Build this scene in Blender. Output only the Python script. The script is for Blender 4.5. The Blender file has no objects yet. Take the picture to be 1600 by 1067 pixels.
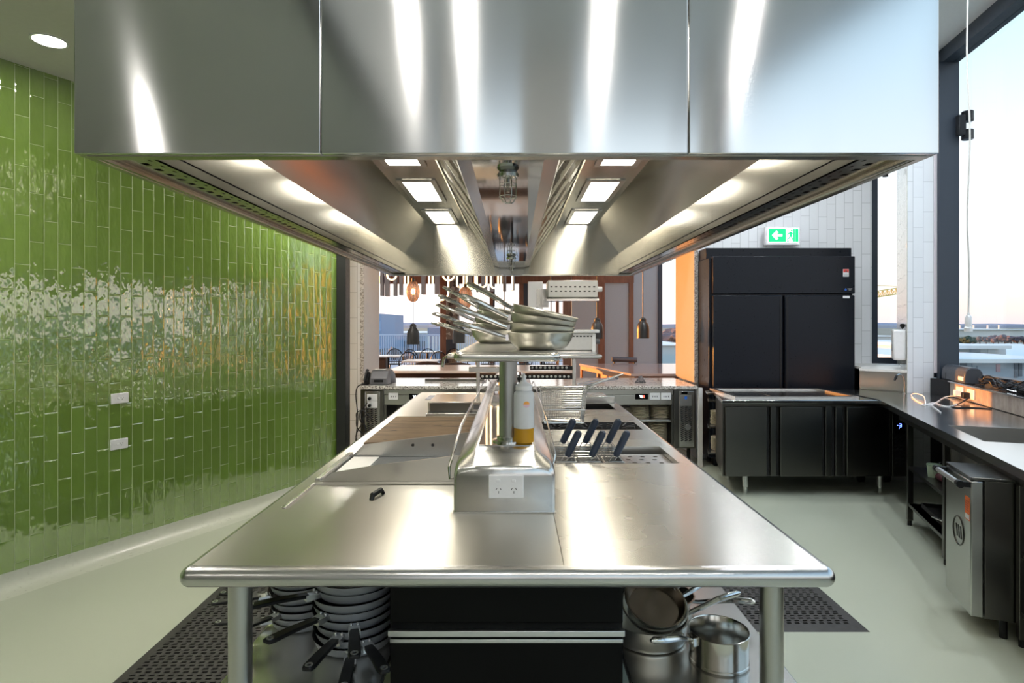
import bpy, bmesh, math, random
from mathutils import Vector, Matrix
random.seed(7)
SC = bpy.context.scene
COL = SC.collection
PI = math.pi
# ---------------------------------------------------------------- camera constants
F, CX, CY, EH = 930.0, 803.0, 505.0, 1.6
def at(px, py, Y): return Vector(((px-CX)*Y/F, Y, EH-(py-CY)*Y/F))
def X_(px, Y): return (px-CX)*Y/F
def Z_(py, Y): return EH-(py-CY)*Y/F
ORD = ['first','second','third','fourth','fifth','sixth','seventh','eighth','ninth','tenth','eleventh','twelfth','thirteenth','fourteenth','fifteenth','sixteenth','seventeenth','eighteenth','nineteenth','twentieth']

# ---------------------------------------------------------------- node helpers
class NT:
    def __init__(s, name):
        s.m = bpy.data.materials.new(name); s.m.use_nodes = True
        s.t = s.m.node_tree; s.t.nodes.clear()
        s.out = s.t.nodes.new('ShaderNodeOutputMaterial')
    def n(s, typ, **kw):
        nd = s.t.nodes.new(typ)
        for k, v in kw.items(): setattr(nd, k, v)
        return nd
    def put(s, sock, v):
        if hasattr(v, 'is_output') or isinstance(v, bpy.types.NodeSocket): s.t.links.new(v, sock)
        else:
            if isinstance(v, (tuple, list)) and sock.type == 'RGBA' and len(v) == 3: v = (*v, 1)
            sock.default_value = v
    def math(s, op, a, b=None, c=None):
        nd = s.n('ShaderNodeMath', operation=op); s.put(nd.inputs[0], a)
        if b is not None: s.put(nd.inputs[1], b)
        if c is not None: s.put(nd.inputs[2], c)
        return nd.outputs[0]
    def vmath(s, op, a, b=None):
        nd = s.n('ShaderNodeVectorMath', operation=op); s.put(nd.inputs[0], a)
        if b is not None:
            if op == 'SCALE': s.put(nd.inputs['Scale'], b)
            else: s.put(nd.inputs[1], b)
        return nd.outputs['Value'] if op in ('DOT_PRODUCT', 'LENGTH') else nd.outputs[0]
    def mix(s, f, a, b):
        nd = s.n('ShaderNodeMix', data_type='RGBA'); s.put(nd.inputs[0], f); s.put(nd.inputs[6], a); s.put(nd.inputs[7], b)
        return nd.outputs[2]
    def rng(s, v, a, b, c=0.0, d=1.0):
        nd = s.n('ShaderNodeMapRange'); s.put(nd.inputs[0], v)
        for i, x in enumerate((a, b, c, d)): s.put(nd.inputs[i+1], x)
        return nd.outputs[0]
    def pos(s): return s.n('ShaderNodeNewGeometry').outputs['Position']
    def obj(s): return s.n('ShaderNodeTexCoord').outputs['Object']
    def xyz(s, v):
        nd = s.n('ShaderNodeSeparateXYZ'); s.put(nd.inputs[0], v); return nd.outputs
    def comb(s, x, y, z):
        nd = s.n('ShaderNodeCombineXYZ'); s.put(nd.inputs[0], x); s.put(nd.inputs[1], y); s.put(nd.inputs[2], z); return nd.outputs[0]
    def noise(s, vec, scale, detail=3, rough=.5, stretch=None):
        if stretch:
            vec = s.vmath('MULTIPLY', vec, stretch)
        nd = s.n('ShaderNodeTexNoise'); s.put(nd.inputs['Vector'], vec); nd.inputs['Scale'].default_value = scale
        nd.inputs['Detail'].default_value = detail; nd.inputs['Roughness'].default_value = rough
        return nd.outputs['Fac']
    def bump(s, h, strength, dist=.01, normal=None):
        nd = s.n('ShaderNodeBump'); nd.inputs['Strength'].default_value = strength; nd.inputs['Distance'].default_value = dist
        s.put(nd.inputs['Height'], h)
        if normal is not None: s.put(nd.inputs['Normal'], normal)
        return nd.outputs[0]
    def bsdf(s, **kw):
        b = s.n('ShaderNodeBsdfPrincipled')
        for k, v in kw.items(): s.put(b.inputs[k.replace('_', ' ')], v)
        s.t.links.new(b.outputs[0], s.out.inputs[0]); return b

def plain(name, col, rough=.5, metal=0.0, var=0.06, **kw):
    t = NT(name)
    if metal > .5:
        t.bsdf(Base_Color=(*col, 1), Roughness=rough, Metallic=metal, **kw); return t.m
    nz = t.noise(t.obj(), 35, 3)
    a = tuple(max(0, c*(1-var)) for c in col); b = tuple(min(1, c*(1+var)) for c in col)
    c = t.mix(nz, a, b)
    t.bsdf(Base_Color=c, Roughness=t.rng(nz, .3, .7, rough*.9, min(1, rough*1.1)), Metallic=metal, **kw)
    return t.m

def emit(name, col, strength):
    t = NT(name)
    t.bsdf(Base_Color=(*col, 1), Emission_Color=(*col, 1), Emission_Strength=strength, Roughness=.4)
    return t.m

def steel(name, col=(.62, .605, .58), rough=.3, aniso=.0, tangent=None, grain=(1, 1, 1), wave=0.0, wscale=2.0, smudge=.04):
    """brushed stainless steel; tangent = world direction across the brushing"""
    t = NT(name); p = t.pos()
    sm = t.noise(p, 3.0, 2, .5)
    r = t.rng(sm, .3, .7, rough*(1-smudge), rough*(1+smudge))
    c = (*col, 1)
    kw = {}
    b = t.bsdf(Base_Color=c, Metallic=1.0, Roughness=r)
    if wave: t.put(b.inputs['Normal'], t.bump(t.noise(p, wscale, 1, .4), wave, .05))
    if aniso:
        b.inputs['Anisotropic'].default_value = aniso
        if tangent is not None: t.put(b.inputs['Tangent'], t.comb(*tangent))
    return t.m

def tile(name, d, w, h, c1, c2, grout, tilt=.03, wavy=.25, gl=.0016, rough=.07, off=.5, ior=1.5, nsc=15):
    """glazed tiles stacked upright in staggered columns; d = unit direction along the wall"""
    t = NT(name); p = t.pos()
    u = t.vmath('DOT_PRODUCT', p, (d[0], d[1], 0)); z = t.xyz(p)[2]
    uu = t.math('DIVIDE', u, w); col = t.math('FLOOR', uu); fu = t.math('FRACT', uu)
    wn0 = t.n('ShaderNodeTexWhiteNoise', noise_dimensions='1D'); t.put(wn0.inputs['W'], col)
    vv = t.math('ADD', t.math('DIVIDE', z, h), t.math('ADD', t.math('MULTIPLY', t.math('FLOORED_MODULO', col, 2.0), off), t.math('MULTIPLY', wn0.outputs[0], .12)))
    row = t.math('FLOOR', vv); fv = t.math('FRACT', vv)
    du = t.math('MULTIPLY', t.math('MINIMUM', fu, t.math('SUBTRACT', 1.0, fu)), w)
    dv = t.math('MULTIPLY', t.math('MINIMUM', fv, t.math('SUBTRACT', 1.0, fv)), h)
    e = t.math('MINIMUM', du, dv)
    m = t.rng(e, gl*.7, gl*1.3)
    wn = t.n('ShaderNodeTexWhiteNoise', noise_dimensions='3D'); t.put(wn.inputs['Vector'], t.comb(col, row, 3.0))
    rv = wn.outputs['Color']; rf = wn.outputs['Value']
    blot = t.noise(p, 9, 3)
    base = t.mix(t.math('MULTIPLY', t.math('ADD', rf, blot), .5), c1, c2)
    colr = t.mix(m, grout, base)
    seed = t.vmath('ADD', p, t.vmath('SCALE', rv, 7.0))
    nz = t.noise(seed, nsc, 2, .5, (1, 1, .45))
    hh = t.math('ADD', t.math('MULTIPLY', t.rng(e, 0, .007), .25), t.math('MULTIPLY', nz, 1.0))
    bn = t.bump(hh, wavy, .006)
    tl = t.vmath('SCALE', t.vmath('SUBTRACT', rv, (.5, .5, .5)), tilt)
    nn = t.vmath('NORMALIZE', t.vmath('ADD', bn, tl))
    t.bsdf(Base_Color=colr, Roughness=t.rng(m, 0, 1, .7, rough), Normal=nn, IOR=ior)
    return t.m

def glass_pane(name, tint=(1, 1, 1), refl=.06):
    t = NT(name)
    tr = t.n('ShaderNodeBsdfTransparent'); tr.inputs[0].default_value = (*tint, 1)
    gl = t.n('ShaderNodeBsdfGlossy'); gl.inputs['Roughness'].default_value = .01
    ge = t.n('ShaderNodeNewGeometry'); cs_ = t.math('ABSOLUTE', t.vmath('DOT_PRODUCT', ge.outputs['Normal'], ge.outputs['Incoming']))
    fr = t.math('ADD', .035, t.math('MULTIPLY', .5, t.math('POWER', t.math('SUBTRACT', 1.0, cs_), 5.0)))
    mx = t.n('ShaderNodeMixShader'); t.put(mx.inputs[0], fr)
    t.t.links.new(tr.outputs[0], mx.inputs[1]); t.t.links.new(gl.outputs[0], mx.inputs[2])
    t.t.links.new(mx.outputs[0], t.out.inputs[0]); return t.m

def granite(name, base, dark, light, scale=90, rough=.12):
    t = NT(name); p = t.pos()
    v = t.n('ShaderNodeTexVoronoi'); t.put(v.inputs['Vector'], p); v.inputs['Scale'].default_value = scale
    s = t.xyz(v.outputs['Color'])[0]
    c = t.mix(t.rng(s, .62, .66), base, light); c = t.mix(t.rng(s, .25, .22), c, dark)
    t.bsdf(Base_Color=c, Roughness=rough); return t.m

def wood(name, a, b, stretch=(2, 18, 18), rough=.5, scale=2.0, knots=False):
    t = NT(name); p = t.pos()
    nz = t.noise(p, scale, 6, .6, stretch); f = t.noise(p, scale*6, 3, .5, stretch)
    c = t.mix(t.rng(t.math('ADD', nz, t.math('MULTIPLY', f, .4)), .45, .95), a, b)
    if knots:
        k = t.noise(p, 9, 2, .5, (1, 2.2, 1))
        c = t.mix(t.rng(k, .66, .74), c, tuple(x*.35 for x in a))
    t.bsdf(Base_Color=c, Roughness=rough, Normal=t.bump(f, .15, .003)); return t.m

# ---------------------------------------------------------------- mesh builder
WM = {}
class MB:
    def __init__(s, M=None): s.v = []; s.f = []; s.mi = []; s.M = M or Matrix(); s.cur = 0
    def add(s, vs, fs):
        o = len(s.v); s.v += [s.M @ Vector(v) for v in vs]
        for f in fs: s.f.append([o+i for i in f]); s.mi.append(s.cur)
        return s
    def box(s, x0, x1, y0, y1, z0, z1):
        x0, x1 = min(x0, x1), max(x0, x1); y0, y1 = min(y0, y1), max(y0, y1); z0, z1 = min(z0, z1), max(z0, z1)
        return s.add([(x0,y0,z0),(x1,y0,z0),(x1,y1,z0),(x0,y1,z0),(x0,y0,z1),(x1,y0,z1),(x1,y1,z1),(x0,y1,z1)],
                     [(0,3,2,1),(4,5,6,7),(0,1,5,4),(1,2,6,5),(2,3,7,6),(3,0,4,7)])
    def bar(s, p0, p1, w, h, up=(0, 0, 1)):
        p0, p1 = Vector(p0), Vector(p1); d = (p1-p0).normalized(); u = Vector(up)
        if abs(d.dot(u)) > .98: u = Vector((0, 1, 0))
        a = d.cross(u).normalized(); b = a.cross(d).normalized(); vs = []
        for p in (p0, p1):
            for i, j in ((-1,-1),(1,-1),(1,1),(-1,1)): vs.append(p+a*(i*w/2)+b*(j*h/2))
        return s.add(vs, [(0,1,2,3),(7,6,5,4),(0,4,5,1),(1,5,6,2),(2,6,7,3),(3,7,4,0)])
    def prism(s, poly, z0, z1):
        n = len(poly); A = sum(poly[i][0]*poly[(i+1)%n][1]-poly[(i+1)%n][0]*poly[i][1] for i in range(n))
        if A < 0: poly = poly[::-1]
        vs = [(p[0], p[1], z0) for p in poly]+[(p[0], p[1], z1) for p in poly]
        return s.add(vs, [tuple(range(n-1, -1, -1)), tuple(range(n, 2*n))]+[(i, (i+1)%n, n+(i+1)%n, n+i) for i in range(n)])
    def extr(s, poly, a, b, ax):
        """polygon in the plane perpendicular to axis ax, extruded a..b (ax 'x': poly=(y,z); 'y': poly=(x,z))"""
        n = len(poly)
        if ax == 'y': vs = [(p[0], a, p[1]) for p in poly]+[(p[0], b, p[1]) for p in poly]
        else: vs = [(a, p[0], p[1]) for p in poly]+[(b, p[0], p[1]) for p in poly]
        A = sum(poly[i][0]*poly[(i+1)%n][1]-poly[(i+1)%n][0]*poly[i][1] for i in range(n))
        fl = (A > 0) == (ax == 'y')
        fs = [tuple(range(n)), tuple(range(2*n-1, n-1, -1))]+[(i, n+i, n+(i+1)%n, (i+1)%n) for i in range(n)]
        if not fl: fs = [f[::-1] for f in fs]
        return s.add(vs, fs)
    def tube(s, pts, r, n=8, closed=False, caps=True):
        pts = [Vector(p) for p in pts]; m = len(pts); rs = r if isinstance(r, (list, tuple)) else [r]*m
        vs = []; prev = None
        for i, p in enumerate(pts):
            if closed: d = pts[(i+1)%m]-pts[i-1]
            else: d = pts[min(i+1, m-1)]-pts[max(i-1, 0)]
            d = d.normalized() if d.length > 1e-9 else Vector((0,0,1))
            if prev is None:
                a = d.orthogonal().normalized()
            else:
                a = prev-d*prev.dot(d); a = a.normalized() if a.length > 1e-6 else d.orthogonal().normalized()
            prev = a; b = d.cross(a)
            for k in range(n):
                th = 2*PI*k/n; vs.append(p+(a*math.cos(th)+b*math.sin(th))*rs[i])
        fs = []
        for i in range(m if closed else m-1):
            j = (i+1) % m
            for k in range(n): fs.append((i*n+k, i*n+(k+1)%n, j*n+(k+1)%n, j*n+k))
        if caps and not closed: fs += [tuple(range(n-1, -1, -1)), tuple(range((m-1)*n, m*n))]
        return s.add(vs, fs)
    def cyl(s, p0, p1, r, n=16, r1=None): return s.tube([p0, p1], [r, r if r1 is None else r1], n)
    def lathe(s, prof, n=24, M=None):
        vs = []; fs = []; M = M or Matrix(); m = len(prof)
        for r, z in prof:
            for k in range(n): vs.append(M @ Vector((max(r, 1e-5)*math.cos(2*PI*k/n), max(r, 1e-5)*math.sin(2*PI*k/n), z)))
        for i in range(m-1):
            for k in range(n): fs.append((i*n+k, i*n+(k+1)%n, (i+1)*n+(k+1)%n, (i+1)*n+k))
        return s.add(vs, fs)
    def ball(s, c, r, n=10, sc=(1, 1, 1)):
        c = Vector(c); pr = [(math.sin(PI*i/n)*r, -math.cos(PI*i/n)*r) for i in range(n+1)]
        return s.lathe(pr, n+4, Matrix.Translation(c) @ Matrix.Diagonal((*sc, 1)))
    def sheet(s, x0, x1, y0, y1, z0, z1, holes=()):
        xs = sorted({x0, x1, *[h[0] for h in holes], *[h[1] for h in holes]}); ys = sorted({y0, y1, *[h[2] for h in holes], *[h[3] for h in holes]})
        xs = [x for x in xs if x0 <= x <= x1]; ys = [y for y in ys if y0 <= y <= y1]
        inh = lambda x, y: any(h[0] < x < h[1] and h[2] < y < h[3] for h in holes)
        solid = {}
        for i in range(len(xs)-1):
            for j in range(len(ys)-1): solid[i, j] = not inh((xs[i]+xs[i+1])/2, (ys[j]+ys[j+1])/2)
        for (i, j), ok in solid.items():
            if not ok: continue
            a, b, c, d = xs[i], xs[i+1], ys[j], ys[j+1]
            s.add([(a,c,z1),(b,c,z1),(b,d,z1),(a,d,z1)], [(0,1,2,3)]); s.add([(a,c,z0),(b,c,z0),(b,d,z0),(a,d,z0)], [(3,2,1,0)])
            if not solid.get((i-1, j)): s.add([(a,c,z0),(a,d,z0),(a,d,z1),(a,c,z1)], [(3,2,1,0)])
            if not solid.get((i+1, j)): s.add([(b,c,z0),(b,d,z0),(b,d,z1),(b,c,z1)], [(0,1,2,3)])
            if not solid.get((i, j-1)): s.add([(a,c,z0),(b,c,z0),(b,c,z1),(a,c,z1)], [(0,1,2,3)])
            if not solid.get((i, j+1)): s.add([(a,d,z0),(b,d,z0),(b,d,z1),(a,d,z1)], [(3,2,1,0)])
        return s
    def tub(s, x0, x1, y0, y1, zt, zb, t=.004):
        """open basin with walls of thickness t"""
        s.box(x0, x1, y0, y1, zb-t, zb)
        s.box(x0-t, x0, y0-t, y1+t, zb-t, zt); s.box(x1, x1+t, y0-t, y1+t, zb-t, zt)
        s.box(x0, x1, y0-t, y0, zb-t, zt); s.box(x0, x1, y1, y1+t, zb-t, zt); return s
    def sweep(s, path, prof):
        """path: closed list of (x,y,nx,ny); prof: list of (outward offset, z)"""
        m = len(path); k = len(prof); vs = []
        for x, y, nx, ny in path:
            for o, z in prof: vs.append((x+nx*o, y+ny*o, z))
        fs = []
        for i in range(m):
            j = (i+1) % m
            for q in range(k-1): fs.append((i*k+q, j*k+q, j*k+q+1, i*k+q+1))
        return s.add(vs, fs)
    def build(s, name, mat, parent=None, sharp=35, bevel=0.0, seg=2):
        me = bpy.data.meshes.new(name)
        if parent is not None:
            W = WM[parent.name].inverted(); vs = [W @ v for v in s.v]; loc = None
        else:
            lo = Vector([min(v[i] for v in s.v) for i in range(3)]); hi = Vector([max(v[i] for v in s.v) for i in range(3)])
            loc = Vector(((lo.x+hi.x)/2, (lo.y+hi.y)/2, lo.z)); vs = [v-loc for v in s.v]
        me.from_pydata([tuple(v) for v in vs], [], s.f)
        mats = mat if isinstance(mat, (list, tuple)) else [mat]
        for m in mats: me.materials.append(m)
        if len(mats) > 1: me.polygons.foreach_set('material_index', s.mi)
        me.polygons.foreach_set('use_smooth', [True]*len(me.polygons)); me.update()
        me.set_sharp_from_angle(angle=math.radians(sharp))
        o = bpy.data.objects.new(name, me); COL.objects.link(o)
        if parent is not None: o.parent = parent; WM[o.name] = WM[parent.name]
        else: o.location = loc; WM[o.name] = Matrix.Translation(loc)
        if bevel:
            b = o.modifiers.new('bevel', 'BEVEL'); b.width = bevel; b.segments = seg; b.limit_method = 'ANGLE'; b.angle_limit = math.radians(40); b.harden_normals = False
        return o

def rrect(x0, x1, y0, y1, r, n=6):
    out = []
    for cx, cy, a0 in ((x1-r, y1-r, 0), (x0+r, y1-r, 90), (x0+r, y0+r, 180), (x1-r, y0+r, 270)):
        for i in range(n+1):
            a = math.radians(a0+90*i/n); c, sn = math.cos(a), math.sin(a); out.append((cx+r*c, cy+r*sn, c, sn))
    return out

def tag(o, label=None, cat=None, group=None, kind=None):
    if label: o['label'] = label
    if cat: o['category'] = cat
    if group: o['group'] = group
    if kind: o['kind'] = kind
    return o
def thing(name, label, cat, loc=(0, 0, 0), rz=0.0, group=None):
    o = bpy.data.objects.new(name, None); COL.objects.link(o); o.empty_display_size = .1
    o.location = loc; o.rotation_euler = (0, 0, rz)
    WM[o.name] = Matrix.Translation(Vector(loc)) @ Matrix.Rotation(rz, 4, 'Z')
    return tag(o, label, cat, group)
KIDS = {}
def dup(o, parent=None):
    c = o.copy(); COL.objects.link(c)
    if parent is not None: c.parent = parent
    for ch in KIDS.get(o.name) or [x for x in COL.objects if x.parent == o]: dup(ch, c)
    return c
def place(proto, used, M, label, group=None):
    """first call moves the prototype itself, later calls copy it"""
    o = proto if not used.get(proto.name) else dup(proto)
    used[proto.name] = True
    o.matrix_basis = M; tag(o, label, None, group); return o
USED = {}
def TR(x, y, z, rz=0.0, ry=0.0, rx=0.0):
    return Matrix.Translation((x, y, z)) @ Matrix.Rotation(rz, 4, 'Z') @ Matrix.Rotation(ry, 4, 'Y') @ Matrix.Rotation(rx, 4, 'X')
def struct(mb, name, mat, **kw): return tag(mb.build(name, mat, **kw), kind='structure')
# ---------------------------------------------------------------- materials
M = {}
M['steel'] = steel('brushed_steel', rough=.27, smudge=0)
M['steel_table'] = steel('steel_worktop', (.67, .645, .59), rough=.33, aniso=.9, tangent=(0, 1, 0), grain=(1, 14, 1), wave=.015, wscale=2.0, smudge=.06)
M['steel_table_right'] = steel('steel_worktop_right', (.65, .625, .57), rough=.27, aniso=.9, tangent=(0, 1, 0), grain=(1, 14, 1), wave=.012, wscale=2.0, smudge=.06)
M['steel_hood'] = steel('steel_canopy_front', (.80, .815, .84), rough=.125, aniso=.97, tangent=(0, 0, 1), grain=(1, 1, 18), wave=.012, wscale=1.3, smudge=.06)
M['steel_in'] = steel('steel_canopy_inside', (.52, .495, .43), rough=.19, grain=(1, 10, 1), wave=.02, wscale=2.5)
M['steel_vert'] = steel('steel_upright_grain', (.55, .545, .53), rough=.3, aniso=.6, tangent=(1, 0, 0), grain=(10, 10, 1))
M['steel_dark'] = steel('steel_dark_tone', (.135, .13, .118), rough=.3, aniso=.7, tangent=(0, 0, 1), grain=(1, 1, 14))  # one even dark tone for doors, carcasses and under-counter frames
M['steel_counter'] = steel('steel_counter', (.63, .63, .63), rough=.16, wave=.012, wscale=2.0)
M['mirror'] = steel('polished_steel', (.5, .5, .5), rough=.05, wave=.012, wscale=3)
M['filter'] = steel('filter_steel', (.36, .34, .28), rough=.33, smudge=0)
M['steel_end'] = steel('steel_canopy_end', (.50, .475, .41), rough=.2, aniso=.9, tangent=(0, 0, 1), grain=(1, 1, 12))
M['chrome'] = plain('chrome', (.72, .71, .69), .12, 1.0)
M['pan_steel'] = plain('pan_steel', (.72, .70, .63), .3, .92)
M['alu'] = plain('aluminium', (.7, .7, .71), .32, 1.0)
M['griddle'] = steel('griddle_plate', (.5, .52, .55), rough=.24, smudge=0)
M['black'] = plain('black_plastic', (.008, .008, .009), .4, Specular_IOR_Level=.3)
M['black_gloss'] = plain('black_gloss', (.0025, .0025, .003), .16, Specular_IOR_Level=.12)
M['black_fridge'] = plain('black_fridge_skin', (.006, .008, .013), .3, Specular_IOR_Level=.25)
M['dark_hole'] = plain('dark_void', (.006, .006, .006), .8)
M['nonstick'] = plain('nonstick_black', (.012, .012, .013), .35)
M['iron'] = plain('cast_iron', (.02, .02, .02), .6)
M['navy_handle'] = plain('navy_grip', (.012, .022, .045), .42)
M['grey_plastic'] = plain('grey_plastic', (.11, .11, .12), .4)
M['charcoal'] = plain('charcoal_frame', (.028, .038, .055), .45)
M['black_post'] = plain('black_post', (.012, .013, .012), .5)
M['white_plastic'] = plain('white_plastic', (.82, .82, .83), .3)
M['off_white'] = plain('off_white', (.7, .69, .66), .4)
M['rubber'] = plain('rubber_mat', (.032, .030, .028), .6)
M['floor'] = None
t = NT('floor_vinyl'); p = t.pos(); nz = t.noise(p, 1.6, 5, .6); f = t.noise(p, 140, 2)
c = t.mix(nz, (.40, .43, .345), (.45, .48, .39)); c = t.mix(t.math('MULTIPLY', f, .25), c, (.36, .385, .31))
t.bsdf(Base_Color=c, Roughness=t.rng(nz, .3, .7, .3, .42), Normal=t.bump(f, .05, .002)); M['floor'] = t.m
M['dining_floor'] = wood('dining_floor_timber', (.2, .15, .11), (.3, .24, .18), (2, 14, 1), .4)
GD = Vector((.534, 1.0)).normalized()       # direction of the green wall
M['green_tile'] = tile('green_glazed_tile', (GD.x, GD.y), .0765, .303, (.135, .225, .036), (.205, .33, .066), (.34, .43, .18), tilt=.035, wavy=.9, gl=.0014, rough=.035, ior=2.9, nsc=20)
M['white_tile'] = tile('white_glazed_tile', (1, 0), .103, .303, (.76, .775, .80), (.83, .845, .87), (.42, .43, .45), tilt=.006, wavy=.05, gl=.0022, rough=.14)
M['white_tile_shaded'] = tile('white_glazed_tile_shaded', (.48, .877), .103, .303, (.50, .49, .44), (.56, .55, .50), (.36, .36, .36), tilt=.006, wavy=.05, gl=.0022, rough=.14)  # darker copy of the white tile, shade of the pier's side in its colours
M['ceiling'] = plain('ceiling_paint', (.62, .61, .57), .8)
M['ceiling_high'] = plain('ceiling_paint_high', (.78, .78, .77), .8)
M['plaster'] = plain('plaster', (.66, .65, .62), .8)
M['reveal'] = plain('stone_reveal', (.62, .57, .52), .45, 0, .12)
M['granite'] = granite('granite_top', (.47, .44, .40), (.13, .11, .10), (.68, .65, .61), 110)
M['granite_edge'] = granite('granite_edge', (.42, .39, .36), (.22, .19, .17), (.6, .57, .54), 90, .3)
M['timber'] = wood('timber_frame', (.16, .062, .032), (.28, .12, .065), (8, 8, 1.2), .5)
M['bar_timber'] = wood('bar_timber', (.42, .2, .08), (.58, .3, .13), (2, 10, 10), .45)
M['board'] = wood('scorched_board', (.07, .045, .026), (.21, .138, .08), (1.3, 9, 9), .8, 2.2, True)
M['glass'] = glass_pane('window_glass', (.985, .992, 1.0))
M['panel_grey'] = plain('panel_grey', (.40, .44, .47), .5)
M['leather'] = plain('dark_leather', (.035, .02, .017), .45)
M['ceramic'] = plain('stoneware', (.78, .71, .55), .35)
M['lamp_panel'] = emit('hood_light_panel', (1.0, .95, .82), 16)
M['downlight'] = emit('downlight_lens', (1.0, .95, .86), 750)
M['fill_downlight_cool'] = emit('fill_lens_cool', (.88, .94, 1.0), 520)
M['downlight_far'] = emit('downlight_lens_soft', (1.0, .95, .86), 60)
M['neon'] = emit('neon_flex', (1.0, .74, .42), 3)
M['green_led'] = emit('exit_green', (.0, .42, .14), 1.3)
M['white_led'] = emit('exit_white', (.85, 1.0, .9), 1.6)
M['blue_led'] = emit('blue_digit', (.12, .2, 1.0), 6)
M['white_digit'] = emit('pale_digit', (.9, .95, 1.0), 3)
M['red_led'] = emit('red_digit', (1.0, .15, .1), 3)
M['blue_mark'] = plain('blue_mark', (.02, .12, .5), .4)
M['red_mark'] = plain('red_mark', (.6, .05, .04), .4)
M['orange_sticker'] = plain('orange_sticker', (.85, .16, .02), .5)
M['white_sticker'] = plain('white_sticker', (.8, .8, .8), .5)
M['cable_white'] = plain('white_cable', (.8, .8, .8), .4)

# ---------------------------------------------------------------- world: evening sky
w = bpy.data.worlds.new('evening_sky'); SC.world = w; w.use_nodes = True
nt = w.node_tree; nt.nodes.clear()
o_ = nt.nodes.new('ShaderNodeOutputWorld'); bg = nt.nodes.new('ShaderNodeBackground'); tc = nt.nodes.new('ShaderNodeTexCoord')
sx = nt.nodes.new('ShaderNodeSeparateXYZ'); rp = nt.nodes.new('ShaderNodeValToRGB'); mr = nt.nodes.new('ShaderNodeMapRange')
mr.inputs[1].default_value = -.05; mr.inputs[2].default_value = .95
L = nt.links.new
sdir = nt.nodes.new('ShaderNodeVectorMath'); sdir.operation = 'DOT_PRODUCT'; sdir.inputs[1].default_value = (-.89, .456, 0)
m1 = nt.nodes.new('ShaderNodeMath'); m1.operation = 'MAXIMUM'; m1.inputs[1].default_value = 0
m2 = nt.nodes.new('ShaderNodeMath'); m2.operation = 'POWER'; m2.inputs[1].default_value = 2
m3 = nt.nodes.new('ShaderNodeMath'); m3.operation = 'MULTIPLY_ADD'; m3.inputs[1].default_value = 1.6; m3.inputs[2].default_value = 1.15
L(tc.outputs['Generated'], sdir.inputs[0]); L(sdir.outputs['Value'], m1.inputs[0]); L(m1.outputs[0], m2.inputs[0]); L(m2.outputs[0], m3.inputs[0]); L(m3.outputs[0], bg.inputs[1])
L(tc.outputs['Generated'], sx.inputs[0]); L(sx.outputs[2], mr.inputs[0]); L(mr.outputs[0], rp.inputs[0]); L(rp.outputs[0], bg.inputs[0]); L(bg.outputs[0], o_.inputs[0])
els = rp.color_ramp.elements
stops = [(0, (.5, .55, .62)), (.045, (.78, .70, .72)), (.07, (.97, .82, .74)), (.12, (1.0, .95, .88)), (.22, (.95, 1.0, 1.0)), (.42, (.62, .85, 1.0)), (1, (.30, .56, .92))]
els[0].position, els[0].color = stops[0][0], (*stops[0][1], 1); els[1].position, els[1].color = 1, (*stops[-1][1], 1)
for ps, cc in stops[1:-1]: e = els.new(ps); e.color = (*cc, 1)


sun = bpy.data.lights.new('evening_sun', 'SUN'); sun.energy = 8.5; sun.color = (1.0, .36, .06); sun.angle = math.radians(.6)
so = bpy.data.objects.new('evening_sun', sun); COL.objects.link(so)
so.rotation_euler = Vector((.89, -.456, -.055)).to_track_quat('-Z', 'Y').to_euler(); so.location = (-8, 14, 4)

cam = bpy.data.cameras.new('camera'); co = bpy.data.objects.new('camera', cam); COL.objects.link(co); SC.camera = co
co.location = (0, 0, EH); co.rotation_euler = (PI/2, 0, 0)
cam.sensor_width = 36; cam.lens = F/1600*36; cam.shift_x = (800-CX)/1600; cam.shift_y = -(533.5-CY)/1600
cam.clip_start = .02; cam.clip_end = 8000
vs = SC.view_settings; vs.view_transform = 'Standard'; vs.look = 'None'; vs.gamma = 1; vs.exposure = .28; vs.use_curve_mapping = False

# ---------------------------------------------------------------- room shell
BW = 7.05           # back wall plane
GA = Vector((-3.065, 3.55)); gx = lambda y: GA.x+.534*(y-GA.y)
struct(MB().prism([(-8, -5.2), (8.5, -5.2), (8.5, 7.8), (-8, 7.8)], -.12, 0), 'floor', M['floor'])
struct(MB().prism([(-9, 7.8), (8.5, 7.8), (8.5, 21), (-9, 21)], -.12, 0), 'floor_dining', M['dining_floor'])
def wallstrip(p0, p1, thick, z0, z1):
    """upright wall from p0 to p1 whose face is on the line; thickness to the left of travel"""
    a, b = Vector(p0), Vector(p1); d = (b-a).normalized(); n = Vector((-d.y, d.x))*thick
    return MB().prism([tuple(a), tuple(b), tuple(b+n), tuple(a+n)], z0, z1)
yE = 5.964
struct(wallstrip((gx(-5.2), -5.2), (gx(yE), yE), .15, .1, 3.18), 'wall_left', M['green_tile'])
# coved vinyl skirting at its foot
m = MB(); nrm = Vector((GD.y, -GD.x)); prof = [(.002, .1), (.004, .085), (.012, .05), (.03, .022), (.06, .006), (.10, .0015), (.16, .001)]
for ya, yb in ((-5.2, yE),):
    a, b = Vector((gx(ya), ya)), Vector((gx(yb), yb)); vv = []
    for q in (a, b):
        for o, z in prof: vv.append((q.x+nrm.x*o, q.y+nrm.y*o, z))
        vv.append((q.x-nrm.x*.1, q.y-nrm.y*.1, 0)); vv.append((q.x-nrm.x*.1, q.y-nrm.y*.1, .1))
    k = len(prof)+2
    m.add(vv, [(i, i+1, k+i+1, k+i) for i in range(k-1)]+[(k-1, 0, k, 2*k-1)])
struct(m, 'baseboard_left', plain('coved_vinyl', (.5, .52, .44), .3))
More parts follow.
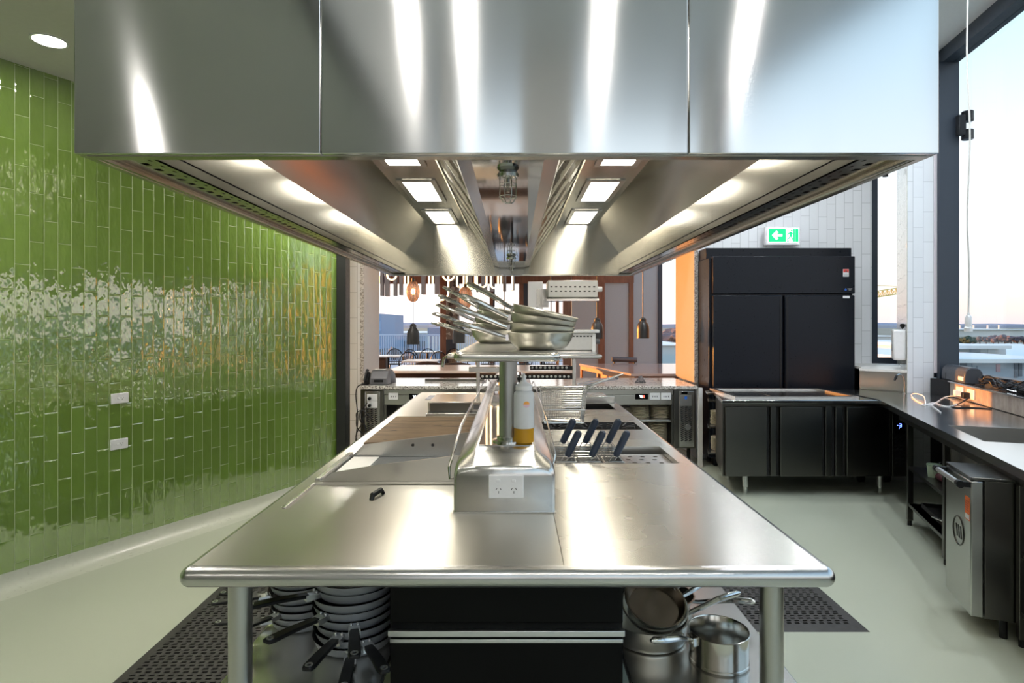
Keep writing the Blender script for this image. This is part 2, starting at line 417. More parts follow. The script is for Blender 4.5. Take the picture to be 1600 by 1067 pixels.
# black door post at the end of the green wall
struct(MB().box(X_(526.5, yE), X_(541, yE), yE-.02, yE+.14, 0, 3.18), 'trim_1', M['black_post'], bevel=.004)
# back wall of white tiles with the pass opening
OL, OR = X_(565, BW), X_(1088, BW)
struct(MB().box(-4.2, OL, BW, BW+.78, 0, 4.35), 'wall_back_left', M['white_tile'])
NL, NR = X_(1362, BW), X_(1404, BW)
struct(MB().box(OR, NL, BW, BW+.78, 0, 4.35), 'wall_back_right', M['white_tile'])
struct(MB().box(OL, OR, BW, BW+.78, 2.62, 4.35), 'wall_back_lintel', M['white_tile'])
struct(MB().box(NL, NR+.5, BW, BW+.2, 0, 1.1), 'wall_back_sill', M['white_tile'])
# stone reveals of the opening (lining plates) with speckled front edges
for i, (x, s) in enumerate(((OL, 1), (OR, -1))):
    struct(MB().box(x, x+s*.03, BW-.012, BW+.79, .9, 2.62), 'trim_%d' % (2+i), M['reveal'] if i == 0 else plain('sunward_reveal_darkened', (.30, .25, .20), .5))  # right reveal's colour darkened to hold down the strong sun on it
    struct(MB().box(x-s*.012, x+s*.034, BW-.03, BW-.012, .9, 2.62), 'trim_%d' % (4+i), M['granite_edge'])
# narrow window in the back wall
m = MB(); m.box(NL, NL+.085, BW+.02, BW+.14, 1.1, 4.35); m.box(NL+.085, NR+.4, BW+.02, BW+.14, 1.1, 1.19); m.box(NL+.085, NR+.4, BW+.02, BW+.14, 4.2, 4.35)
w1 = struct(m, 'window_1', M['charcoal'])
tag(MB().box(NL+.085, NR+.4, BW+.07, BW+.08, 1.19, 4.2).build('pane', M['glass'], w1))
# tiled pier between the windows, turned like the rest of the facade
pf = 5.99
PX0, PX1 = X_(1418, pf), X_(1459, pf)
dq = Vector((.48, .877)); L1 = 1.22
poly = [(PX0, pf), (PX1, pf), (PX1+dq.x*1.35, pf+dq.y*1.35), (PX0+dq.x*L1, pf+dq.y*L1)]
struct(MB().prism(poly, 0, 4.35), 'wall_pier', M['white_tile'])
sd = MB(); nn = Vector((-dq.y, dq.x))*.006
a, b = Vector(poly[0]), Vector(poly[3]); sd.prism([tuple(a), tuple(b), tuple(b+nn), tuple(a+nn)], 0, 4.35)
struct(sd, 'wall_pier_side', M['white_tile_shaded'])
struct(MB().box(PX1, PX1+.035, pf-.012, pf+.05, 1.1, 4.35), 'trim_6', plain('pale_trim', (.72, .66, .68), .4))
# big window on the right
wx = lambda y: 4.385+.19*(y-5.95)
wd = Vector((.19, 1)).normalized()
def along(y0, y1, off0, off1, z0, z1, mb=None):
    mb = mb or MB(); n = Vector((wd.y, -wd.x)); a, b = Vector((wx(y0), y0)), Vector((wx(y1), y1))
    return mb.prism([tuple(a+n*off0), tuple(b+n*off0), tuple(b+n*off1), tuple(a+n*off1)], z0, z1)
m = MB()
along(-5.2, 6.02, -.10, .06, 4.21, 4.35, m); along(-5.2, 6.02, -.05, .06, 1.05, 1.13, m)
m.box(X_(1464, 5.98), X_(1494, 5.98), 5.94, 6.06, 1.05, 4.21)
for yy in (2.4, -.9, -4.0): along(yy-.05, yy+.05, -.10, .06, 1.13, 4.21, m)
w2 = struct(m, 'window_2', M['charcoal'])
along(-5.2, 6.0, .0, .012, 1.13, 4.21).build('pane', M['glass'], w2)
struct(along(-5.2, 6.3, .02, .2, 0, 1.05), 'wall_right', M['plaster'])
# ceilings: lower on the left, higher by the windows
struct(MB().prism([(-8, -5.2), (-1.0, -5.2), (-1.0, 7.05), (-8, 7.05)], 3.18, 3.3), 'ceiling_left', M['ceiling'])
struct(MB().prism([(-1.0, -5.2), (wx(-5.2)+.05, -5.2), (wx(6.0)+.05, 6.0), (4.6, 7.2), (-1.0, 7.2)], 4.35, 4.45), 'ceiling_right', M['ceiling_high'])
struct(MB().box(-1.06, -1.0, -5.2, 7.05, 3.18, 4.4), 'ceiling_step', M['ceiling'])
# the wall behind the photographer: white wall on the left, tall windows on the right
bm_ = MB()
segs = [(-8, -1.15), (-.74, -.57), (.08, .60), (1.93, 2.05)]
for a, b in segs: bm_.box(a, b, -3.1, -2.9, 0, 4.35)
bm_.box(-8, 4, -3.1, -2.9, 0, .5)
struct(bm_, 'wall_front', plain('front_wall_paint', (.5, .49, .47), .7))
# the beige stainless upstand and ledge below the narrow window
up = [(X_(1343, 6.3), 6.3), (X_(1416, 6.02), 6.02), (X_(1416, 6.02)+.54, 6.95), (4.3, 7.05), (3.80, 7.05), (3.80, 6.5)]
struct(MB().prism(up, 0, 1.10), 'wall_ledge', M['steel_vert'])
struct(MB().prism([(up[0][0]-.02, up[0][1]-.03), (up[1][0]-.012, up[1][1]-.03), *up[2:]], 1.10, 1.125), 'trim_7', M['off_white'])

SC.cycles.sample_clamp_indirect = 3.0; SC.cycles.blur_glossy = 1.0
# ---------------------------------------------------------------- extraction canopy
HX0, HX1, HY0, HY1, HZ = -1.168, 1.128, 1.579, 5.64, 2.05
HXC = -.02
hood = thing('extraction_hood', 'long stainless steel extraction hood hanging over the cooking island', 'extractor hood', (HXC, 3.6, HZ))
zt = 4.35
xa, xb = X_(501, HY0), X_(1076, HY0)
for x0, x1 in ((HX0, xa-.0015), (xa+.0015, xb-.0015), (xb+.0015, HX1)):
    MB().box(x0, x1, HY0, HY0+.02, HZ+.0, zt).build('front_panel', M['steel_hood'], hood, bevel=.0025)
for x0, x1 in ((HX0, HX0+.02), (HX1-.02, HX1)):
    MB().box(x0, x1, HY0+.021, HY1, HZ, zt).build('side_panel', M['steel_in'], hood)
MB().box(HX0, HX1, HY1, HY1+.02, HZ, zt).build('rear_panel', M['steel_in'], hood)
SK = .855+.16      # half distance to the inner skirt
def hx(v): return HXC+v
sk = 1.005; sl = .80; fo = .435; fi = .165; ce = .115
zs, zl, zc = 2.255, 2.54, 2.115
# bottom flange: front and rear strips and the slotted gutters down both sides
MB().box(HX0+.02, HX1-.02, HY0+.02, HY0+.055, HZ-.002, HZ+.012).build('bottom_flange', M['steel_in'], hood)
MB().box(HX0+.02, HX1-.02, HY1-.05, HY1, HZ-.002, HZ+.012).build('bottom_flange', M['steel_in'], hood)
for s in (-1, 1):
    x0, x1 = sorted((HX0+.03 if s < 0 else HX1-.03, hx(s*sk)))
    holes = []; k = int((HY1-HY0-.2)/.062)
    for i in range(k):
        y = HY0+.1+i*.062; c = x0+.055 if s < 0 else x1-.055
        holes.append((c-.010, c+.010, y, y+.026))
        c2 = x0+.09 if s < 0 else x1-.09
        holes.append((c2-.004, c2+.004, y+.028, y+.044))
    MB().sheet(x0, x1, HY0+.055, HY1-.05, HZ+.018, HZ+.021, holes).build('slotted_gutter', M['steel_in'], hood)
    MB().box(x0, x1, HY0+.055, HY1-.05, HZ+.05, HZ+.055).build('gutter_backing', M['dark_hole'], hood)
    xo = HX0+.03 if s < 0 else HX1-.03
    MB().tube([(xo, HY0+.05, HZ+.012), (xo, HY1-.04, HZ+.012)], .012, 10).build('gutter_lip', M['steel_in'], hood)
    # inner skirt, sloped panel and lamp deck
    q = [(hx(s*sk), HZ+.018), (hx(s*sk), zs), (hx(s*sl), zl), (hx(s*fo), zl)]
    for i, nm in enumerate(('inner_skirt', 'sloped_panel')):
        (x0_, z0_), (x1_, z1_) = q[i], q[i+1]
        d = Vector((z1_-z0_, -(x1_-x0_))).normalized()*.006*(-1 if s > 0 else 1)
        n_ = 3 if i == 0 else 1; yy = [HY0+.05+(HY1-HY0-.07)*j/n_ for j in range(n_+1)]
        for j in range(n_):
            MB().extr([(x0_, z0_), (x1_, z1_), (x1_-d.x, z1_-d.y), (x0_-d.x, z0_-d.y)], yy[j]+.0012, yy[j+1]-.0012, 'y').build(nm, M['steel_in'], hood)
    lights = [(1.87, 2.47), (2.89, 3.50), (3.92, 4.53), (4.95, 5.53)]
    lx0, lx1 = sorted((hx(s*.715), hx(s*.53)))
    dx0, dx1 = sorted((hx(s*sl), hx(s*fo)))
    MB().sheet(dx0, dx1, HY0+.05, HY1, zl, zl+.004, [(lx0, lx1, a, b) for a, b in lights]).build('lamp_deck', M['steel_in'], hood)
    for a, b in lights:
        fr = MB().sheet(lx0-.035, lx1+.035, a-.04, b+.04, zl-.012, zl-.002, [(lx0, lx1, a, b)]).build('light_frame', M['steel'], hood, bevel=.003)
        lp = MB().box(lx0-.004, lx1+.004, a-.004, b+.004, zl-.001, zl+.012).build('light_panel', M['lamp_panel'], fr)
    # filter bank: slanted frames filled with staggered tilted vanes
    A, B = Vector((hx(s*fi), 0, zc+.025)), Vector((hx(s*(fo-.02)), 0, zl-.012))
    up_ = (B-A).normalized(); wlen = (B-A).length; nrm_ = Vector((-up_.z*s, 0, up_.x*s)); nrm_ = nrm_ if nrm_.z < 0 else -nrm_
    fl = .49; nf = 8
    for i in range(nf):
        y0 = HY0+.08+i*(fl+.012); mb = MB()
        R = Matrix(((0, up_.x, nrm_.x, A.x), (1, 0, 0, y0), (0, up_.z, nrm_.z, A.z), (0, 0, 0, 1)))   # local x = along Y, y = up the slope, z = towards below
        mb.M = R; mb.cur = 0
        mb.box(0, fl, 0, wlen, -.05, -.045)
        mb.cur = 1
        for e in ((0, fl, 0, .012), (0, fl, wlen-.012, wlen), (0, .008, .012, wlen-.012), (fl-.008, fl, .012, wlen-.012)): mb.box(*e, -.05, .004)
        rh = (wlen-.024)/4
        for r in range(4):
            for k in range(4):
                xx = .02+k*.118+(.059 if r % 2 else 0)
                if xx > fl-.07: continue
                mb.M = R @ Matrix.Translation((xx+.03, .012+rh*r, -.02)) @ Matrix.Rotation(math.radians(-9), 4, 'Y')
                mb.box(-.030, .030, .006, rh*.9, -.002, .012)
        mb.M = R
        mb.build('grease_filter', [M['dark_hole'], M['filter']], hood)
    # bright bevel strips beside the centre channel
    MB().extr([(hx(s*ce), zc), (hx(s*fi), zc+.018), (hx(s*fi), zc+.03), (hx(s*ce), zc+.012)], HY0+.05, HY1-.15, 'y').build('channel_strip', M['steel_in'], hood)
MB().box(hx(-ce), hx(ce), HY0+.05, HY1-.15, zc, zc+.01).build('channel_plate', M['mirror'], hood)
# far end wall, three flat sheets with a V cut-out for the filters
yw = HY1-.055
xs = [hx(-sk), hx(-.76), hx(-.44), hx(-.02)]
for s in (-1, 1):
    for a, b in ((1.005, .735), (.735, .41), (.41, .0)):
        x0, x1 = sorted((hx(s*(a-.001)), hx(s*(b+.001))))
        MB().box(x0, x1, yw, yw+.005, HZ+.01, zl).build('end_sheet', M['steel_end'], hood)
MB().box(HX0+.02, HX1-.02, HY0+.03, HY1, zl+.06, zl+.065).build('inner_roof', M['steel_in'], hood)
# wire caged nozzles under the channel
for y in (2.02, 4.6):
    nz = MB().lathe([(0, 0), (.03, 0), (.038, -.01), (.036, -.02), (.012, -.026), (0, -.026)], 16, Matrix.Translation((hx(.0), y, zc-.0005))).build('nozzle_base', M['chrome'], hood)
    c = MB()
    for k in range(4):
        a = k*PI/2+.4; r = .03
        c.tube([(hx(0)+r*math.cos(a), y+r*math.sin(a), zc-.02), (hx(0)+r*math.cos(a), y+r*math.sin(a), zc-.085), (hx(0)+r*.6*math.cos(a), y+r*.6*math.sin(a), zc-.105), (hx(0), y, zc-.108)], .0022, 6)
    for zz in (.045, .085): c.tube([(hx(0)+.03*math.cos(2*PI*i/16), y+.03*math.sin(2*PI*i/16), zc-zz) for i in range(16)], .0018, 5, True)
    c.build('wire_cage', M['chrome'], nz)
    MB().cyl((hx(0), y, zc-.026), (hx(0), y, zc-.07), .006, 8).build('nozzle_stem', M['chrome'], nz)

# ---------------------------------------------------------------- ceiling downlights
def downlight(x, y, z, label, mat, r=.042):
    t_ = thing('downlight', label, 'ceiling light', (x, y, z-.006), 0, 'ceiling downlights')
    MB().lathe([(r, 0), (r+.012, 0), (r+.012, .006), (r, .006), (r, 0)], 24, Matrix.Translation((x, y, z-.0065))).build('trim_ring', M['white_plastic'], t_)
    MB().lathe([(0, .003), (r, .003), (r, .0055), (0, .0055)], 24, Matrix.Translation((x, y, z-.0065))).build('lens', mat, t_)
Yd = F*1.58/(505-63)
downlight(X_(77, Yd), Yd, 3.18, 'round glowing downlight in the ceiling above the green tiled wall', M['downlight_far'], .078)
for i, (x, y, z) in enumerate(((-3.15, -2.0, 3.18), (-.93, -2.0, 4.35), (-.42, -2.0, 4.35), (.78, -2.0, 4.35), (2.05, -2.0, 4.35))):
    downlight(x, y, z, 'round downlight in the ceiling behind the photographer, %s from the green wall' % ORD[i], M['downlight'])
for i, (x, y, z, nm) in enumerate(((-2.5, 2.2, 3.18, 'low ceiling nearer than the lit one'), (-1.6, 5.6, 3.18, 'low ceiling by the black post'), (2.2, 2.2, 4.35, 'high ceiling near the photographer'), (2.3, 4.6, 4.35, 'high ceiling before the black fridge'),
        (3.3, 3.6, 4.35, 'high ceiling over the sink'), (3.2, 5.4, 4.35, 'high ceiling before the pier'), (1.5, 6.1, 4.35, 'high ceiling over the right end of the pass'), (-.9, 6.2, 4.35, 'high ceiling over the left end of the pass'))):
    downlight(x, y, z, 'added unseen downlight in the '+nm, M['fill_downlight_cool'] if x > 1 else M['downlight'], .07)  # unseen downlights added to brighten the aisles, back wall and pass
# ---------------------------------------------------------------- cooking island
IX0, IX1, IY0, IY1, IZ = -.962, .925, 1.69, 6.05, .9
isl = thing('cooking_island_bench', 'long stainless steel island worktop on round legs under the extraction hood', 'workbench', (-.02, 3.8, 0))
seam = .145
H_griddle = (-.86, -.225, 2.63, 3.17)
H_lid = (-.875, -.215, 2.245, 2.60)
H_board = (-.86, -.205, 3.36, 4.34)
H_pasta = (.20, .83, 2.975, 3.39)
H_burner = (.17, .85, 3.92, 4.22)
H_fry = (.42, .83, 4.83, 5.2)
ins = .03
MB().sheet(IX0+ins, seam-.0008, IY0+ins, IY1-ins, IZ-.012, IZ, [H_lid, H_griddle, H_board]).build('worktop', M['steel_table'], isl)
MB().sheet(seam+.0008, IX1-ins, IY0+ins, IY1-ins, IZ-.012, IZ, [H_pasta, H_burner, H_fry]).build('worktop', M['steel_table_right'], isl)
MB().sheet(IX0+ins, IX1-ins, IY0+ins, IY1-ins, IZ-.06, IZ-.058, []).build('under_panel', M['steel_dark'], isl) if False else None
prof = [(ins*0, IZ)]
prof = [(-.0, IZ)]+[(.03*math.sin(math.radians(a)), IZ-.03+.03*math.cos(math.radians(a))) for a in range(15, 181, 15)]+[(-.02, IZ-.06)]
path = rrect(IX0+ins, IX1-ins, IY0+ins, IY1-ins, .03, 6)
# one rolled rim: outline at the flat top's border, corners rounded
path2 = []
for (x, y, nx, ny) in rrect(IX0+ins, IX1-ins, IY0+ins, IY1-ins, .0001, 8): path2.append((x, y, nx, ny))
rim = MB().sweep(path2, prof).build('rolled_rim', steel('steel_rim', (.62, .615, .61), .25), isl, sharp=60)
# legs: two at the front, two at the back
for x in (-.855, .805):
    for y in (1.86, 5.8):
        lg = MB().cyl((x, y, .03), (x, y, IZ-.06), .0355, 24).build('leg', M['steel_vert'], isl)
        MB().lathe([(.03, 0), (.03, .03), (.036, .03), (.036, .05)], 20, Matrix.Translation((x, y, 0))).build('leg_foot', M['black'], lg)
# undershelves either side of the drawer unit
for x0, x1 in ((IX0+.02, -.425), (.375, IX1-.015)):
    MB().box(x0, x1, 1.80, 3.4, .425, .45).build('undershelf', M['steel'], isl, bevel=.006)
# cabinets / bodies under the rear of the island
for x0, x1 in ((IX0+.06, -.05), (-.04, IX1-.06)):
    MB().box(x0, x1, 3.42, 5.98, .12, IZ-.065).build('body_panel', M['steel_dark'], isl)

# black drawer unit under the front
dr = thing('drawer_unit', 'glossy black two-drawer unit under the front of the steel island', 'drawer unit', (-.025, 2.2, 0))
DX0, DX1, DY = -.411, .362, 1.955
MB().box(DX0, DX1, DY+.03, 2.75, .06, .835).build('carcass', M['black'], dr)
for z0, z1 in ((.615, .835), (.1, .555)):
    d_ = MB().box(DX0+.004, DX1-.004, DY, DY+.03, z0, z1).build('drawer', M['black_gloss'], dr, bevel=.003)
    hz = z0 if z0 > .3 else z1
    if z0 > .3: MB().box(DX0, DX1, DY-.018, DY, .578, .598).build('handle', M['alu'], d_, bevel=.002)
    else: MB().box(DX0+.004, DX1-.004, DY-.006, DY, .552, .565).build('handle', M['alu'], d_, bevel=.002)
for s in (DX0+.05, DX1-.05):
    for y in (2.1, 2.65): MB().cyl((s, y, 0), (s, y, .06), .02, 12).build('foot', M['black'], dr)

# ---------------------------------------------------------------- recessed cover with black handle (left front)
lid = thing('cover_plate', 'flat steel cover plate with a small black handle set in the island top', 'cover', (-.545, 2.42, IZ))
MB().box(H_lid[0]+.012, H_lid[1]-.006, H_lid[2]+.004, H_lid[3]-.006, IZ-.014, IZ-.006).build('plate', M['steel_table'], lid)
MB().box(H_lid[0]-.002, H_lid[0]+.012, H_lid[2]+.004, H_lid[3]-.006, IZ-.014, IZ+.006).build('edge_strip', M['steel'], lid, bevel=.002)
hp = Vector((X_(590, 2.42), 2.42, IZ-.006))
MB().tube([hp+Vector((-.014, -.045, 0)), hp+Vector((-.012, -.035, .018)), hp+Vector((.008, .025, .022)), hp+Vector((.014, .04, .004))], [.009, .011, .01, .008], 10).build('handle', M['black'], lid)
# ---------------------------------------------------------------- griddle
gr = thing('griddle', 'flat steel griddle with raised splash guards and a drip tray at the left', 'griddle', (-.54, 2.9, IZ))
g = H_griddle
MB().box(g[0]+.002, g[1]-.002, g[2]+.002, g[3]-.002, IZ-.03, IZ-.008).build('plate', M['griddle'], gr, bevel=.003)
MB().box(g[0]+.015, g[0]+.15, g[2]+.09, g[3]-.03, IZ-.008, IZ-.003).build('drip_tray', M['off_white'], gr, bevel=.002)
for y, pts in ((2.635, [(-.87, .893), (-.2, .893), (-.2, 1.012), (-.28, 1.012), (-.60, .974), (-.80, .940)]),
               (3.165, [(-.86, .893), (-.2, .893), (-.2, 1.022), (-.25, 1.02), (-.62, .978), (-.80, .955)])):
    sg = MB().extr(pts, y-.003, y+.003, 'y').build('splash_guard', M['steel'], gr)
    if y > 3:
        for px in (645, 676): MB().cyl((X_(px, 3.16), y-.0045, .953), (X_(px, 3.16), y-.003, .953), .008, 12).build('hole', M['dark_hole'], sg)
MB().box(g[0]-.02, g[0]+.004, g[2], g[3], IZ-.004, IZ+.014).build('edge_strip', M['steel'], gr, bevel=.002)
# ---------------------------------------------------------------- scorched board over the left burners
bd = thing('solid_top_board', 'brown scorched board covering the range on the left of the island', 'board', (-.53, 3.85, IZ))
MB().box(H_board[0]+.004, H_board[1]-.004, H_board[2]+.03, H_board[3]-.004, IZ-.01, IZ+.022).build('board', M['board'], bd, bevel=.003)
MB().box(H_board[0]+.002, H_board[1]-.002, H_board[2]+.002, H_board[3]-.002, IZ-.04, IZ-.012).build('burner_well', M['dark_hole'], bd)
# ---------------------------------------------------------------- low steel cooktop housing behind the board
ib = thing('benchtop_cooker', 'low stepped steel cooker box behind the brown board', 'cooker', (-.44, 4.8, IZ))
x0, x1 = -.655, -.215
MB().box(x0, x1, 4.42, 5.0, IZ+.001, IZ+.03).build('base', M['steel'], ib, bevel=.004)
MB().box(x0+.005, x1-.01, 4.50, 5.0, IZ+.03, IZ+.105).build('housing', M['steel'], ib, bevel=.004)
MB().box(x0+.02, x1-.10, 4.494, 4.50, IZ+.035, IZ+.095).build('front_panel', M['steel_dark'], ib)
MB().box(x1-.09, x1-.02, 4.494, 4.50, IZ+.05, IZ+.085).build('control_plate', M['grey_plastic'], ib)
sq = MB().box(X_(668, 5.6), X_(690, 5.6), 5.42, 5.75, IZ+.0008, IZ+.004).build('dark_square', M['black_gloss']); tag(sq, 'small dark square plate flush in the far left corner of the island', 'hotplate')  # thin glossy black square laid on the worktop

# ---------------------------------------------------------------- pasta cooker well
pc = thing('pasta_cooker', 'sunken pasta cooker well with perforated drain plate on the right of the island', 'pasta cooker', (.515, 3.18, IZ))
q = H_pasta
MB().tub(q[0]+.003, q[1]-.003, q[2]+.003, q[3]-.003, IZ-.001, IZ-.2).build('well', M['steel'], pc)
dm = MB().sheet(.575, q[1]-.006, q[2]+.006, q[3]-.08, IZ-.032, IZ-.028, [(.60+.07*i+(.02 if j % 2 else 0), .622+.07*i+(.02 if j % 2 else 0), q[2]+.05+.07*j, q[2]+.072+.07*j) for i in range(3) for j in range(4)]).build('drain_plate', M['steel'], pc)
MB().box(.56, .575, q[2]+.004, q[3]-.07, IZ-.06, IZ-.012).build('divider', M['steel'], pc)
# baskets
pb = thing('pasta_basket', '', 'pasta basket', (0, 0, 0), 0, 'pasta baskets in the cooker well')
m = MB(); w2, d2, hb = .05, .085, .14
for zz in (0, -.012): m.tube([(-w2, -d2, zz), (w2, -d2, zz), (w2, d2, zz), (-w2, d2, zz)], .0028, 6, True)
m.build('rim_wire', M['chrome'], pb)
m = MB()
n1, n2 = 7, 11
for i in range(n1):
    x = -w2+2*w2*i/(n1-1); m.tube([(x, -d2, -.006), (x, -d2, -hb), (x, d2, -hb), (x, d2, -.006)], .0009, 4, caps=False)
for i in range(n2):
    y = -d2+2*d2*i/(n2-1); m.tube([(-w2, y, -.006), (-w2, y, -hb), (w2, y, -hb), (w2, y, -.006)], .0009, 4, caps=False)
for i in range(1, 9):
    zz = -hb*i/8; m.tube([(-w2, -d2, zz), (w2, -d2, zz), (w2, d2, zz), (-w2, d2, zz)], .0009, 4, True)
m.build('mesh_cage', M['chrome'], pb)
hd = Vector((.44, .0, .9)).normalized()
h0 = Vector((-.006, -.065, .0)); m = MB()
for s in (-1, 1):
    o = Vector((s*.013, 0, 0)); m.tube([h0+o+Vector((-.014, 0, -.03)), h0+o+Vector((-.006, 0, .0)), h0+o+hd*.05], .0026, 6)
m.build('handle_wire', M['chrome'], pb)
MB().tube([h0+hd*.028, h0+hd*.034, h0+hd*.05, h0+hd*.15, h0+hd*.165, h0+hd*.172], [.012, .0165, .018, .0195, .016, .006], 14).build('grip', M['navy_handle'], pb)
k = 0
for r, (yy, nm, x0_, dz_) in enumerate(((3.068, 'front', .262, .004), (3.275, 'rear', .255, .03))):
    for c in range(3):
        x = x0_+.122*c
        place(pb, USED, TR(x, yy, IZ+dz_), '%s pasta basket with navy grip in the %s row of the cooker well' % (('left', 'middle', 'right')[c], nm)); k += 1

# ---------------------------------------------------------------- open burner slot with trivets
ob = thing('open_burner', 'dark sunken burner with cast iron trivet bars behind the pasta cooker', 'burner', (.5, 4.07, IZ))
q = H_burner
MB().tub(q[0]+.003, q[1]-.003, q[2]+.003, q[3]-.003, IZ-.001, IZ-.09).build('well', M['iron'], ob)
for i in range(3):
    cx = q[0]+.12+.22*i; m = MB()
    for a in range(8):
        th = a*PI/4+.2; m.bar((cx+.035*math.cos(th), 4.07+.035*math.sin(th), IZ-.012), (cx+.10*math.cos(th), 4.07+.12*math.sin(th), IZ-.003), .011, .014)
    m.build('trivet', M['iron'], ob)
    MB().lathe([(0, 0), (.04, 0), (.045, .015), (.03, .03), (0, .032)], 16, Matrix.Translation((cx, 4.07, IZ-.09))).build('burner_cap', M['iron'], ob)
# ---------------------------------------------------------------- fryer well and its wire basket
fr = thing('fryer', 'bright steel fryer well at the far right of the island', 'fryer', (.62, 5.0, IZ))
q = H_fry
MB().tub(q[0]+.003, q[1]-.003, q[2]+.003, q[3]-.003, IZ-.001, IZ-.16).build('well', M['chrome'], fr)
MB().extr([(q[0], IZ+.001), (q[0], IZ+.06), (q[1]+.05, IZ+.06), (q[1]+.05, IZ+.001)], q[3]+.01, q[3]+.05, 'y').build('splash_back', M['steel'], fr, bevel=.004)
fb = thing('fryer_basket', 'rectangular wire fryer basket with steel handle resting on the island', 'fryer basket', (.34, 4.3, IZ))
bx0, bx1, by0, by1, bz0, bz1 = .19, .505, 4.12, 4.36, IZ+.004, IZ+.235
m = MB(); ti = .02
def ring(z, i, r, n=5): m.tube([(bx0+i, by0+i, z), (bx1-i, by0+i, z), (bx1-i, by1-i, z), (bx0+i, by1-i, z)], r, n, True)
for z in (bz1, bz1-.012, (bz0+bz1)/2-.02, bz0+.004): ring(z, ti*(bz1-z)/(bz1-bz0), .0035)
m.build('frame', M['chrome'], fb)
m = MB()
for i in range(1, 14): ring(bz0+(bz1-bz0)*i/14, ti*(1-i/14), .0012, 4)
for i in range(23):
    x = bx0+(bx1-bx0)*i/22; xb_ = bx0+ti+(bx1-bx0-2*ti)*i/22
    m.tube([(x, by0, bz1), (xb_, by0+ti, bz0), (xb_, by1-ti, bz0), (x, by1, bz1)], .0012, 4, caps=False)
for i in range(17):
    y = by0+(by1-by0)*i/16; yb_ = by0+ti+(by1-by0-2*ti)*i/16
    m.tube([(bx0, y, bz1), (bx0+ti, yb_, bz0), (bx1-ti, yb_, bz0), (bx1, y, bz1)], .0012, 4, caps=False)
m.build('mesh', M['chrome'], fb)
m = MB()
for y in (4.20, 4.25):
    m.tube([(bx1-.01, y, bz1-.1), (bx1+.008, y, bz1-.02), (bx1+.02, y, bz1+.02), (bx1+.27, (y+4.225)/2, bz1+.105)], .005, 8)
m.build('handle', M['chrome'], fb)
# steel tongs leaning in the basket
tg = thing('tongs', 'pair of blue-grey steel tongs lying across the rim of the fryer basket', 'tongs', (.6, 4.4, 1.1))
tm = steel('tong_steel', (.42, .46, .55), .3)
for dz, dy in ((0, 0), (.022, .03)):
    p0 = Vector((.47, 4.38+dy, bz1+.006+dz*.4)); p1 = Vector((.76, 4.40+dy*.2, bz1+.05+dz)); MB().bar(p0, p1, .022, .004).build('arm', tm, tg)
MB().tube([p1+Vector((-.01, 0, -.01)), p1+Vector((.012, -.01, -.012)), Vector((.76, 4.40, bz1+.05))], .006, 8).build('hinge', tm, tg)
# ---------------------------------------------------------------- service spine along the middle
SX0, SX1, SY0, SY1 = -.223, .153, 2.19, 5.72
sc_ = (SX0+SX1)/2
sp = thing('service_spine', 'raised steel service duct with sloping shoulders along the middle of the island', 'service duct', (sc_, 3.9, IZ))
def cs(y, dx=0, zt=1.13, zs=1.075):
    hw = (SX1-SX0)/2+dx; a = .108+dx
    pr = [(-hw, IZ+.001), (-hw, zs-.02), (-hw+.006, zs), (-hw+.02, zs+.012), (-a-.01, zt-.006), (-a, zt), (a, zt), (a+.01, zt-.006), (hw-.02, zs+.012), (hw-.006, zs), (hw, zs-.02), (hw, IZ+.001)]
    return [(sc_+x, y, z) for x, z in pr]
m = MB(); n = 12
secs = [cs(SY0), cs(SY0)]
def lerp_sec(y, f, dxs=0):     # end cap: rounded shoulders
    return cs(y, dxs, 1.075+.055*f, 1.055+.02*f)
ends = [(SY0+.0, .0, -.012), (SY0+.006, .02, -.004), (SY0+.02, .25, 0), (SY0+.05, .75, 0), (SY0+.075, 1, 0)]
rows = [lerp_sec(y, f, d) for y, f, d in ends]+[cs(3.0), cs(3.9), cs(4.8), cs(SY1)]
vs_ = [v for r in rows for v in r]; fs_ = []
for i in range(len(rows)-1):
    for j in range(n-1): fs_.append((i*n+j, i*n+j+1, (i+1)*n+j+1, (i+1)*n+j))
fs_.append(tuple(range(n-1, -1, -1))); fs_.append(tuple((len(rows)-1)*n+j for j in range(n)))
m.add(vs_, fs_)
m.build('body', steel('steel_spine', (.64, .635, .63), .24, wave=.02, wscale=5), sp, sharp=50)
MB().box(sc_-.1, sc_+.105, SY0+.085, SY1-.05, 1.129, 1.1345).build('top_plate', M['mirror'], sp, bevel=.002)
for y in (2.9, 3.55, 4.3, 5.05): 
    MB().add([Vector(v)+Vector((0, 0, .0012)) for v in cs(y, .0012)]+[Vector(v)+Vector((0, 0, .0012)) for v in cs(y+.012, .0012)], [(j, j+1, n+j+1, n+j) for j in range(n-1)]).build('joint_strip', M['steel'], sp)
MB().sheet(SX0-.002, SX1+.002, SY0-.004, SY0+.02, IZ+.0006, IZ+.006, []).build('weld_bead', M['steel'], sp, bevel=.002)
# towel rail on its left flank, guard wire on its right
zr = 1.085
MB().tube([(SX0-.002, 2.36, zr-.1), (SX0-.03, 2.35, zr-.1), (SX0-.035, 2.37, zr-.06), (SX0-.022, 2.75, zr+.04), (SX0-.022, 4.4, zr+.045), (SX0-.02, 5.3, zr+.03), (SX0+.003, 5.32, zr)], .006, 8).build('towel_rail', M['chrome'], sp)
MB().tube([(SX1+.002, 2.4, zr-.06), (SX1+.016, 2.42, zr-.02), (SX1+.012, 3.0, zr+.03), (SX1+.012, 5.0, zr+.03), (SX1+.001, 5.05, zr)], .004, 8).build('guard_wire', M['chrome'], sp)

